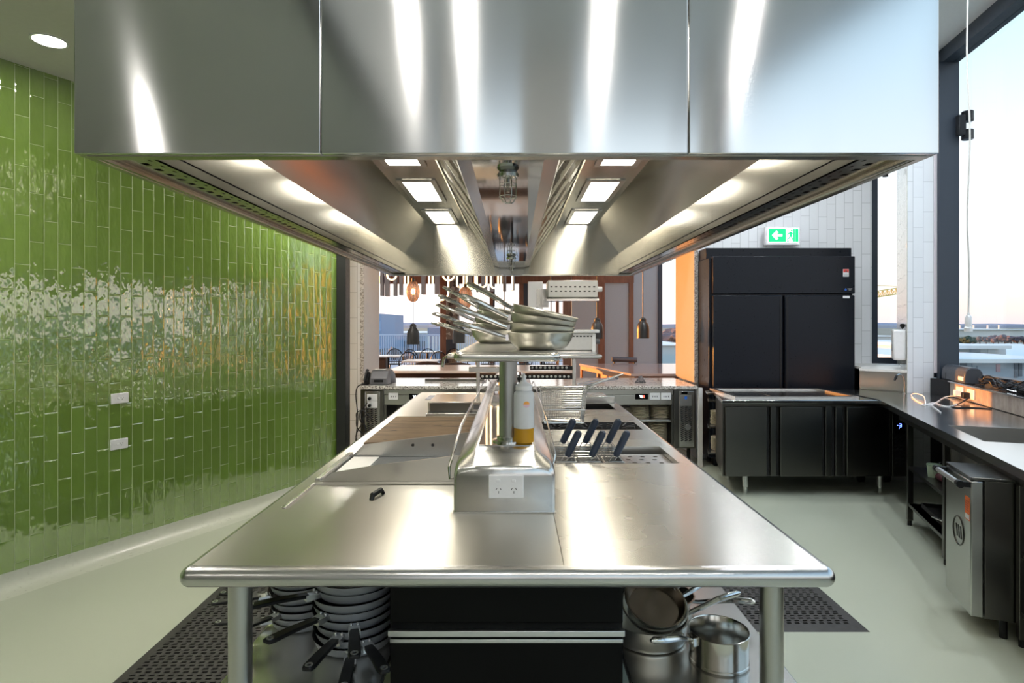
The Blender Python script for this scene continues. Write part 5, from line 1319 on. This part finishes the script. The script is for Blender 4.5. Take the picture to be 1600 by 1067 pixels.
# amber glass pendants
t = NT('amber_glass'); p = t.obj()
rib = t.math('SINE', t.math('MULTIPLY', t.math('ARCTAN2', t.xyz(p)[1], t.xyz(p)[0]), 24.0))
t.bsdf(Base_Color=t.mix(t.rng(rib, -1, 1), (.45, .22, .10), (.75, .45, .25)), Roughness=.25, Transmission_Weight=.55, IOR=1.1, Alpha=.85); amber = t.m
for i, (px, py, hw, hh_) in enumerate(((645.5, 455.5, 10.5, 16), (727, 465, 11.5, 17))):
    y = 10.5; c = at(px, py, y); k_ = y/F; t_ = thing('pendant_lamp', ('left', 'right')[i]+' ribbed amber glass pendant lamp hanging in the dining room', 'pendant lamp', tuple(c))
    MB().lathe([(.03, -hh_*k_), (hw*k_*.6, -hh_*k_*.88), (hw*k_*.93, -hh_*k_*.45), (hw*k_, 0), (hw*k_*.93, hh_*k_*.45), (hw*k_*.6, hh_*k_*.88), (.03, hh_*k_)], 28, Matrix.Translation(c)).build('glass_shade', amber, t_, sharp=80)
    MB().ball(c, .035, 8, (1, 1, 1.6)).build('bulb', emit('bulb_warm', (1, .72, .4), 14) if i == 0 else bpy.data.materials['bulb_warm'], t_)
    MB().cyl(c+Vector((0, 0, hh_*k_)), (c.x, c.y, 3.315), .008, 8).build('cord', M['black'], t_)
    MB().cyl(c+Vector((0, 0, hh_*k_-.02)), c+Vector((0, 0, hh_*k_+.05)), .03, 12).build('cap', M['lamp_black'], t_)

# bar counter just beyond the pass
bc = thing('bar_counter', 'white topped dining counter just beyond the granite pass', 'counter', (X_(680, 8.6), 8.6, 0))
MB().box(X_(603, 8.2), X_(900, 8.2), 8.2, 9.35, .91, .945).build('top', plain('pale_top', (.72, .70, .66), .18), bc, bevel=.004)
MB().box(X_(607, 8.4), X_(895, 8.4), 8.42, 9.2, 0, .91).build('front', M['leather'], bc)
# angled timber bar with lit niche
wb = thing('timber_bar', 'angled timber bar with stone top and orange lit niches beyond the pass', 'bar', (1.6, 9.0, 0))
A_, B_ = Vector((X_(905, 9.9), 9.9)), Vector((X_(986, 7.9), 7.9)); C_, D_ = Vector((X_(1062, 7.9), 7.9)), Vector((X_(1056, 9.9), 9.9))
MB().prism([tuple(A_), tuple(B_), tuple(C_), tuple(D_)], .895, .93).build('stone_top', plain('pink_stone', (.42, .36, .35), .14), wb, bevel=.003)
dB = (B_-A_).normalized(); nB = Vector((dB.y, -dB.x)); nB = nB if nB.x > 0 else -nB; LB = (B_-A_).length
BF = Matrix(((dB.x, nB.x, 0, A_.x), (dB.y, nB.y, 0, A_.y), (0, 0, 1, 0), (0, 0, 0, 1)))
m = MB(BF)
m.box(0, LB, .02, .05, .83, .895); m.box(0, .05, .02, .05, 0, .83); m.box(LB*.36, LB*.36+.05, .02, .05, 0, .83); m.box(LB-.05, LB, .02, .05, 0, .83); m.box(0, LB, .38, .40, 0, .895); m.box(0, LB, .05, .38, .5, .52)
m.build('timber_frame', M['bar_timber'], wb)
MB().prism([tuple(B_+Vector((.1, .03))), tuple(C_+Vector((0, .03))), tuple(D_), tuple(D_-Vector((.3, 0)))], 0, .895).build('bar_body', M['timber'], wb)
# glasses inside the niche
gl = thing('wine_glass', '', 'glass', (0, 0, 0), 0, 'glasses in the lit niche of the bar')
MB().lathe([(0, 0), (.03, 0), (.03, .002), (.004, .005), (.004, .07), (.03, .1), (.034, .13), (.028, .16)], 14).build('bowl', glass_pane('drinking_glass', (.95, .9, .85)), gl)
for i in range(5):
    q = BF @ Vector((.12+.1*i, .2, .5205)); place(gl, USED, TR(q.x, q.y, q.z), '%s stemmed glass from the far end inside the orange lit niche' % ORD[i])
bag = thing('hand_rail', 'dark padded rail standing behind the angled bar before the grey panels', 'rail', (X_(975, 10.4), 10.4, 0))
MB().tube([(X_(956, 10.4), 10.4, Z_(561, 10.4)), (X_(995, 10.4), 10.4, Z_(562.5, 10.4))], .045, 12).build('padded_bar', M['grey_plastic'], bag)
for px in (960, 991): MB().cyl((X_(px, 10.4), 10.4, 0), (X_(px, 10.4), 10.4, Z_(563, 10.4)), .015, 8).build('post', M['black'], bag)

# tables and spindle-backed chairs
ch = thing('spindle_chair', '', 'chair', (0, 0, 0), 0, 'black spindle-back chairs in the dining room')
cm = M['black']
MB().lathe([(0, .43), (.19, .43), (.215, .445), (.2, .46), (0, .455)], 18).build('seat', cm, ch)
arc = [(-.21, .17, .455), (-.225, .2, .62), (-.19, .225, .76), (-.11, .24, .85), (0, .245, .885), (.11, .24, .85), (.19, .225, .76), (.225, .2, .62), (.21, .17, .455)]
MB().tube(smooth(arc, 4), .013, 6).build('back_hoop', cm, ch)
for i in range(7):
    f = (i-3)/3; x = .17*f; zt_ = .885-.20*abs(f)**2.2
    MB().cyl((x*.8, .18, .455), (x, .242-.03*abs(f), zt_), .006, 5).build('spindle', cm, ch)
for x in (-1, 1):
    for y in (-1, 1): MB().cyl((x*.13, y*.12, .435), (x*.19, y*.18, 0), .013, 8, .010).build('leg', cm, ch)
tbp = thing('dining_table', '', 'table', (0, 0, 0), 0, 'pale topped dining tables')
MB().box(-.4, .4, -.38, .38, .715, .745).build('table_top', plain('table_white', (.75, .75, .76), .25), tbp, bevel=.006)
MB().cyl((0, 0, .02), (0, 0, .715), .035, 12).build('pedestal', cm, tbp)
MB().lathe([(0, 0), (.25, 0), (.25, .015), (.05, .03), (0, .03)], 18).build('base', cm, tbp)
ty = 15.4
tpx = [(606, 15.8), (659, 13.8), (668, 18.0), (745, 15.6), (800, 15.2), (846, 15.8)]
for i, (px, y) in enumerate(tpx):
    place(tbp, USED, TR(X_(px, y), y, 0), '%s pale topped dining table from the left before the windows' % ORD[i])
chs = [(617, 16.9, 190), (634, 15.0, 205), (647.5, 16.5, 160), (669, 16.9, 185), (690, 15.2, 170), (706, 16.9, 200), (726, 14.9, 150), (762, 16.8, 175), (776, 14.3, 190), (818, 16.7, 185), (838, 14.6, 170), (858, 16.8, 195)]
for i, (px, y, a) in enumerate(chs):
    place(ch, USED, TR(X_(px, y), y, 0, math.radians(a)), '%s black spindle-back chair from the left among the dining tables' % ORD[i])
bn = thing('armchair', 'dark brown leather armchair at the left edge of the dining room', 'armchair', (X_(592, 11), 11, 0))
ax0, ax1 = X_(578, 11), X_(606, 11)
MB().box(ax0, ax1, 11, 11.6, .12, .45).build('seat', M['leather'], bn, bevel=.04)
MB().extr([(11.0, .45), (11.0, .93), (11.06, .97), (11.14, .95), (11.18, .45)], ax0, ax1-.03, 'x').build('backrest', M['leather'], bn, bevel=.03)
for x in (ax0+.05, ax1-.05):
    for y in (11.05, 11.55): MB().cyl((x, y, 0), (x, y, .13), .02, 8).build('leg', M['timber'], bn)
for i, (a, b, zz) in enumerate(((650, 688, 567), (690, 735, 568.5))):
    y = 10.2
    lb = thing('bench_seat', ('left', 'right')[i]+' low curved brown leather bench back behind the dining counter', 'bench', (X_((a+b)/2, y), y, 0))
    x0, x1 = X_(a, y), X_(b, y); n_ = 10
    pts = [(x0+(x1-x0)*j/n_, y, Z_(zz, y)-.035*abs(2*j/n_-1)**2) for j in range(n_+1)]
    MB().tube(pts, .028, 8).build('top_roll', M['leather'], lb)
    MB().box(x0+.02, x1-.02, y-.02, y+.03, .4, Z_(zz, y)-.04).build('backrest', M['leather'], lb)
    MB().box(x0, x1, y, y+.5, .1, .42).build('seat', M['leather'], lb, bevel=.03)
    for x in (x0+.05, x1-.05): MB().cyl((x, y+.05, 0), (x, y+.05, .11), .02, 8).build('leg', cm, lb)
# ---------------------------------------------------------------- outside: terrace rail, town, trees, hills
GZ = -10.0
t = NT('outside_ground'); nz = t.noise(t.pos(), .02, 5); t.bsdf(Base_Color=t.mix(nz, (.10, .13, .09), (.24, .24, .2)), Roughness=.9)
gnd = MB().prism([(-4000, 21.3), (6000, 21.3), (6000, 5000), (-4000, 5000)], GZ-.5, GZ)
gnd.prism([(8.6, -500), (6000, -500), (6000, 21.3), (8.6, 21.3)], GZ-.5, GZ)
struct(gnd, 'ground', t.m)
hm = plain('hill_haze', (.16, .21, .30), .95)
def hills(name, pts, y, depth, mat):
    n = len(pts); m = MB(); vs = []
    for x, z in pts: vs += [(x, y, GZ), (x, y+depth*.3, z), (x, y+depth, GZ)]
    fs = []
    for i in range(n-1):
        for k in range(2): fs.append((3*i+k, 3*i+3+k, 3*i+4+k, 3*i+1+k))
    m.add(vs, fs); struct(m, name, mat)
rd = random.Random(3)
pp = []
for i in range(81):
    x = -3600+120*i; pp.append((x, -1+6*math.sin(i*.31)+4*math.sin(i*.83+1)+rd.uniform(-1, 1)))
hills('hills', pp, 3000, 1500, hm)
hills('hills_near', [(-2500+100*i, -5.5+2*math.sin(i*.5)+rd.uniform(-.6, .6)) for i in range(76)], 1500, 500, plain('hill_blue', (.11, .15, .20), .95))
wm_ = plain('white_wall', (.62, .63, .64), .7); bm2 = plain('blue_grey_wall', (.34, .40, .47), .7); rf_ = plain('pale_roof', (.72, .73, .73), .6)
gm_ = plain('window_dark', (.10, .13, .17), .3); gm2 = plain('window_pale', (.55, .62, .66), .3)
def building(name, x0, x1, y0, y1, z1, mat, label, rows=0, cols=0, roof=True, ww=.5, wh=.5, z0=GZ, wmat=None):
    t_ = thing(name, label, 'building', ((x0+x1)/2, (y0+y1)/2, z0))
    MB().box(x0, x1, y0, y1, z0, z1).build('walls', mat, t_)
    if roof: MB().box(x0-.02*(x1-x0), x1+.02*(x1-x0), y0-.3, y1+.3, z1, z1+.03*max(1, (z1-z0)*.35)).build('roof', rf_, t_)
    for r in range(rows):
        for c in range(cols):
            cw = (x1-x0)/cols; rh = (z1-z0)/max(rows, 1)
            cx = x0+cw*(c+.5); cz = z1-rh*(r+.5)
            MB().box(cx-cw*ww/2, cx+cw*ww/2, y0-.06, y0+.02, cz-rh*wh/2, cz+rh*wh/2).build('window', wmat or gm_, t_)
    return t_
# right window: near block with flat white roofs, seen over the sill
y = 45.0
near = building('office_block', X_(1466, y), X_(1640, y), y, y+25, Z_(566, y), bm2, 'blue-grey block with flat white roof close outside the big window', 0, 0, False)
MB().box(X_(1460, y)-.5, X_(1660, y), y-.8, y+26, Z_(566, y), Z_(560, y)).build('roof', rf_, near)
for a, b, c, d in ((1518, 1524, 568, 578), (1526, 1530, 572, 580), (1556, 1562, 569, 581), (1584, 1589, 567, 590), (1591, 1596, 567, 588), (1500, 1510, 567, 574)):
    wo = MB().box(X_(a, y), X_(b, y), y-.08, y+.02, Z_(d, y), Z_(c, y)).build('window', gm_ if a > 1580 or a == 1500 else plain('blind_rose', (.45, .3, .33), .6) if a == 1556 else bm2, near)
y2 = 56.0
up2 = building('roof_pavilion', X_(1470, y2), X_(1572, y2), y2, y2+16, Z_(544, y2), wm_, 'low white roof storey with pale windows on top of the near block', 0, 0, False, z0=Z_(566, 45))
MB().box(X_(1464, y2), X_(1560, y2), y2-1.5, y2+17, Z_(544, y2), Z_(539, y2)).build('roof', rf_, up2)
for a, b in ((1499, 1505), (1531, 1541), (1543, 1554)): MB().box(X_(a, y2), X_(b, y2), y2-.06, y2+.02, Z_(551, y2), Z_(545.5, y2)).build('window', gm2, up2)
MB().box(X_(1515, y2), X_(1530, y2), y2-.06, y2+.02, Z_(552, y2), Z_(545, y2)).build('window', bm2, up2)
y3 = 75.0
r3 = building('white_hall', X_(1562, y3), X_(1680, y3), y3, y3+20, Z_(556, y3), wm_, 'long white roofed hall beside the roof storey at the right', 0, 0, False)
MB().extr([(y3-1, Z_(557, y3)), (y3+9, Z_(541, y3)), (y3+21, Z_(557, y3))], X_(1556, y3), X_(1690, y3), 'x').build('roof', rf_, r3)
m = MB()
for px in (1558, 1572): m.box(X_(px, y2)-.05, X_(px, y2)+.05, y2+3, y2+3.1, Z_(552, y2), Z_(544.5, y2))
m.box(X_(1558, y2), X_(1572, y2), y2+3, y2+3.1, Z_(545.3, y2), Z_(544.5, y2)); m.build('roof_frame', M['charcoal'], up2)
y4 = 520.0
wh = building('warehouse', X_(1490, y4), X_(1700, y4), y4, y4+60, Z_(515, y4), plain('ware_white', (.68, .7, .7), .7), 'long white warehouse beyond the band of trees', 0, 0, False)
MB().box(X_(1484, y4), X_(1600, y4), y4-3, y4+60, Z_(515.2, y4), Z_(514.2, y4)).build('roof', rf_, wh)
for i, px in enumerate((1531.5, 1553.5, 1576.5, 1595)):
    o = MB().cyl((X_(px, 560), 585, GZ), (X_(px, 560), 585, Z_(508, 560)), 1.1, 12, .8).build('chimney_stack', wm_); o.location.y += 0
    tag(o, '%s pale chimney stack from the left standing over the white warehouse' % ORD[i], 'chimney', 'chimney stacks over the warehouse')
# trees
leafm = [plain('leaf_dark', (.028, .05, .03), .9, 0, .5), plain('leaf_grey', (.075, .075, .085), .9, 0, .4), plain('leaf_mauve', (.11, .085, .10), .9, 0, .4)]
bark = plain('bark', (.05, .035, .03), .9)
def tree(x, y, z0, h, w, mat, label, seed, group='trees outside the big window'):
    r_ = random.Random(seed); t_ = thing('tree', label, 'tree', (x, y, z0), 0, group)
    MB().cyl((x, y, z0), (x, y, z0+h*.6), w*.06, 7, w*.03).build('trunk', bark, t_)
    bm = bmesh.new(); W_ = WM[t_.name].inverted()
    for k in range(9):
        c = Vector((x+r_.uniform(-.32, .32)*w, y+r_.uniform(-.3, .3)*w, z0+h*r_.uniform(.42, .82))); rr = w*r_.uniform(.16, .3)
        q = bmesh.ops.create_icosphere(bm, subdivisions=2, radius=rr)
        for v in q['verts']: v.co = W_ @ (c+Vector((v.co.x, v.co.y, v.co.z*(h/w)*.8))*r_.uniform(.72, 1.2))
    me = bpy.data.meshes.new('crown'); bm.to_mesh(me); bm.free(); me.materials.append(mat)
    o = bpy.data.objects.new('crown', me); COL.objects.link(o); o.parent = t_; WM[o.name] = WM[t_.name]
ts = [(1499, 300, 524, 11, 0), (1513, 290, 522.5, 14, 0), (1520, 300, 525, 9, 0), (1531, 320, 523, 12, 1), (1541, 330, 524, 10, 1), (1552, 320, 521, 13, 2), (1560, 300, 521, 14, 2), (1570, 310, 522, 14, 2), (1580, 320, 524, 12, 1), (1590, 310, 522, 12, 2), (1600, 320, 524, 12, 1), (1391, 260, 527, 8, 0)]
for i, (px, yy, top, wpx, k) in enumerate(ts):
    h = Z_(top, yy)-GZ
    tree(X_(px, yy), yy, GZ, h*.9, wpx*yy/F*1.25, leafm[k], 'dark green rounded tree by the narrow window view' if i == 11 else '%s tree from the left in the band outside the big window, %s' % (ORD[i], ('dark green', 'grey', 'bare mauve-grey')[k]), 70+i)
# narrow window: white block, crane jib
y5 = 120.0
nb = building('white_block', X_(1360, y5), X_(1420, y5), y5, y5+20, Z_(526, y5), wm_, 'white block seen through the narrow window beside the towel dispenser', 0, 0, True)
y6 = 70.0
building('grey_roof_block', X_(1350, y6), X_(1425, y6), y6, y6+20, Z_(545, y6), bm2, 'blue-grey low roof in the foot of the narrow window', 1, 5, False, .6, .05)
yc = 150.0
cr = thing('tower_crane', 'yellow lattice crane jib crossing the narrow window', 'crane', (X_(1300, yc), yc, GZ))
ym = plain('crane_yellow', (.75, .58, .18), .5); m = MB()
p0, p1 = at(1300, 475, yc), at(1470, 449, yc)
dj = (p1-p0); n_ = 24
for o in (Vector((0, 0, 0)), Vector((0, 1.2, 0)), Vector((0, .6, 1.5))): m.bar(p0+o, p1+o, .22, .22)
for i in range(n_):
    a = p0+dj*(i/n_); b = p0+dj*((i+.5)/n_); c = p0+dj*((i+1)/n_)
    for o in (Vector((0, 0, 0)), Vector((0, 1.2, 0))): m.bar(a+o, b+Vector((0, .6, 1.5)), .13, .13); m.bar(b+Vector((0, .6, 1.5)), c+o, .13, .13)
m.build('jib', ym, cr)
m = MB(); m.box(p0.x-.8, p0.x+.8, yc-.8+.6, yc+.8+.6, GZ, p0.z+5); m.build('mast', ym, cr)
MB().bar(p0+Vector((0, .6, 5)), p0+dj*.7+Vector((0, .6, 1.5)), .1, .1).build('tie_bar', ym, cr)
# left: terrace balustrade and blue buildings beyond the dining room
yb = 24.0
br = thing('balustrade', 'pale blue vertical bar balustrade on the terrace outside the dining windows', 'balustrade', (X_(700, yb), yb, 0))
bl_ = plain('balustrade_blue', (.42, .52, .66), .5)
x0, x1 = X_(560, yb), X_(900, yb)
MB().box(x0, x1, yb-.03, yb+.03, 1.10, 1.16).build('top_rail', bl_, br)
MB().box(x0, x1, yb-.02, yb+.02, .08, .12).build('bottom_rail', bl_, br)
for i in range(99): MB().box(x0+(x1-x0)*(i+.5)/99-.012, x0+(x1-x0)*(i+.5)/99+.012, yb-.01, yb+.01, .12, 1.10).build('baluster', bl_, br)
struct(MB().box(-12, 6, 18.8, 25, -.2, -.02), 'terrace_floor', plain('terrace_paving', (.45, .47, .5), .8))
y7 = 60.0
building('tower_block', X_(575, y7), X_(596, y7), y7, y7+12, Z_(490, y7), plain('tower_blue', (.16, .27, .45), .6), 'blue tower block at the left edge of the dining window view', 5, 3, False, .7, .4, wmat=plain('tower_glass', (.2, .34, .55), .3))
building('town_block', X_(594, y7+14), X_(666, y7+14), y7+14, y7+28, Z_(521, y7+14), plain('town_blue', (.30, .40, .55), .7), 'low pale blue block behind the balustrade left of the column', 3, 9, True, .6, .45)
building('town_block', X_(668, 50), X_(690, 50), 50, 62, Z_(512, 50), plain('town_blue_dark', (.16, .23, .36), .7), 'darker blue block behind the balustrade next to the timber post', 4, 4, False, .6, .5, wmat=gm2)
building('town_block', X_(1030, 60), X_(1080, 60), 60, 72, Z_(540, 60), plain('town_teal', (.45, .53, .56), .7), 'pale block with dark window seen beside the orange reveal', 1, 3, True, .35, .06)
for i, (px, yy, h) in enumerate(((610, 34, 3.2), (636, 36, 2.8), (660, 33, 2.9), (1042, 200, 9), (1054, 210, 10))):
    zz = (-3 if yy < 100 else GZ)
    tree(X_(px, yy), yy, zz, h+ (0 if yy < 100 else 0), (h*.9 if yy < 100 else h*1.3), leafm[1] if yy < 100 else leafm[2], ('%s blue-grey shrub from the left behind the balustrade' % ORD[i]) if i < 3 else ('left', 'right')[i-3]+' bare mauve tree seen beside the orange reveal', 130+i, 'trees behind the dining windows')
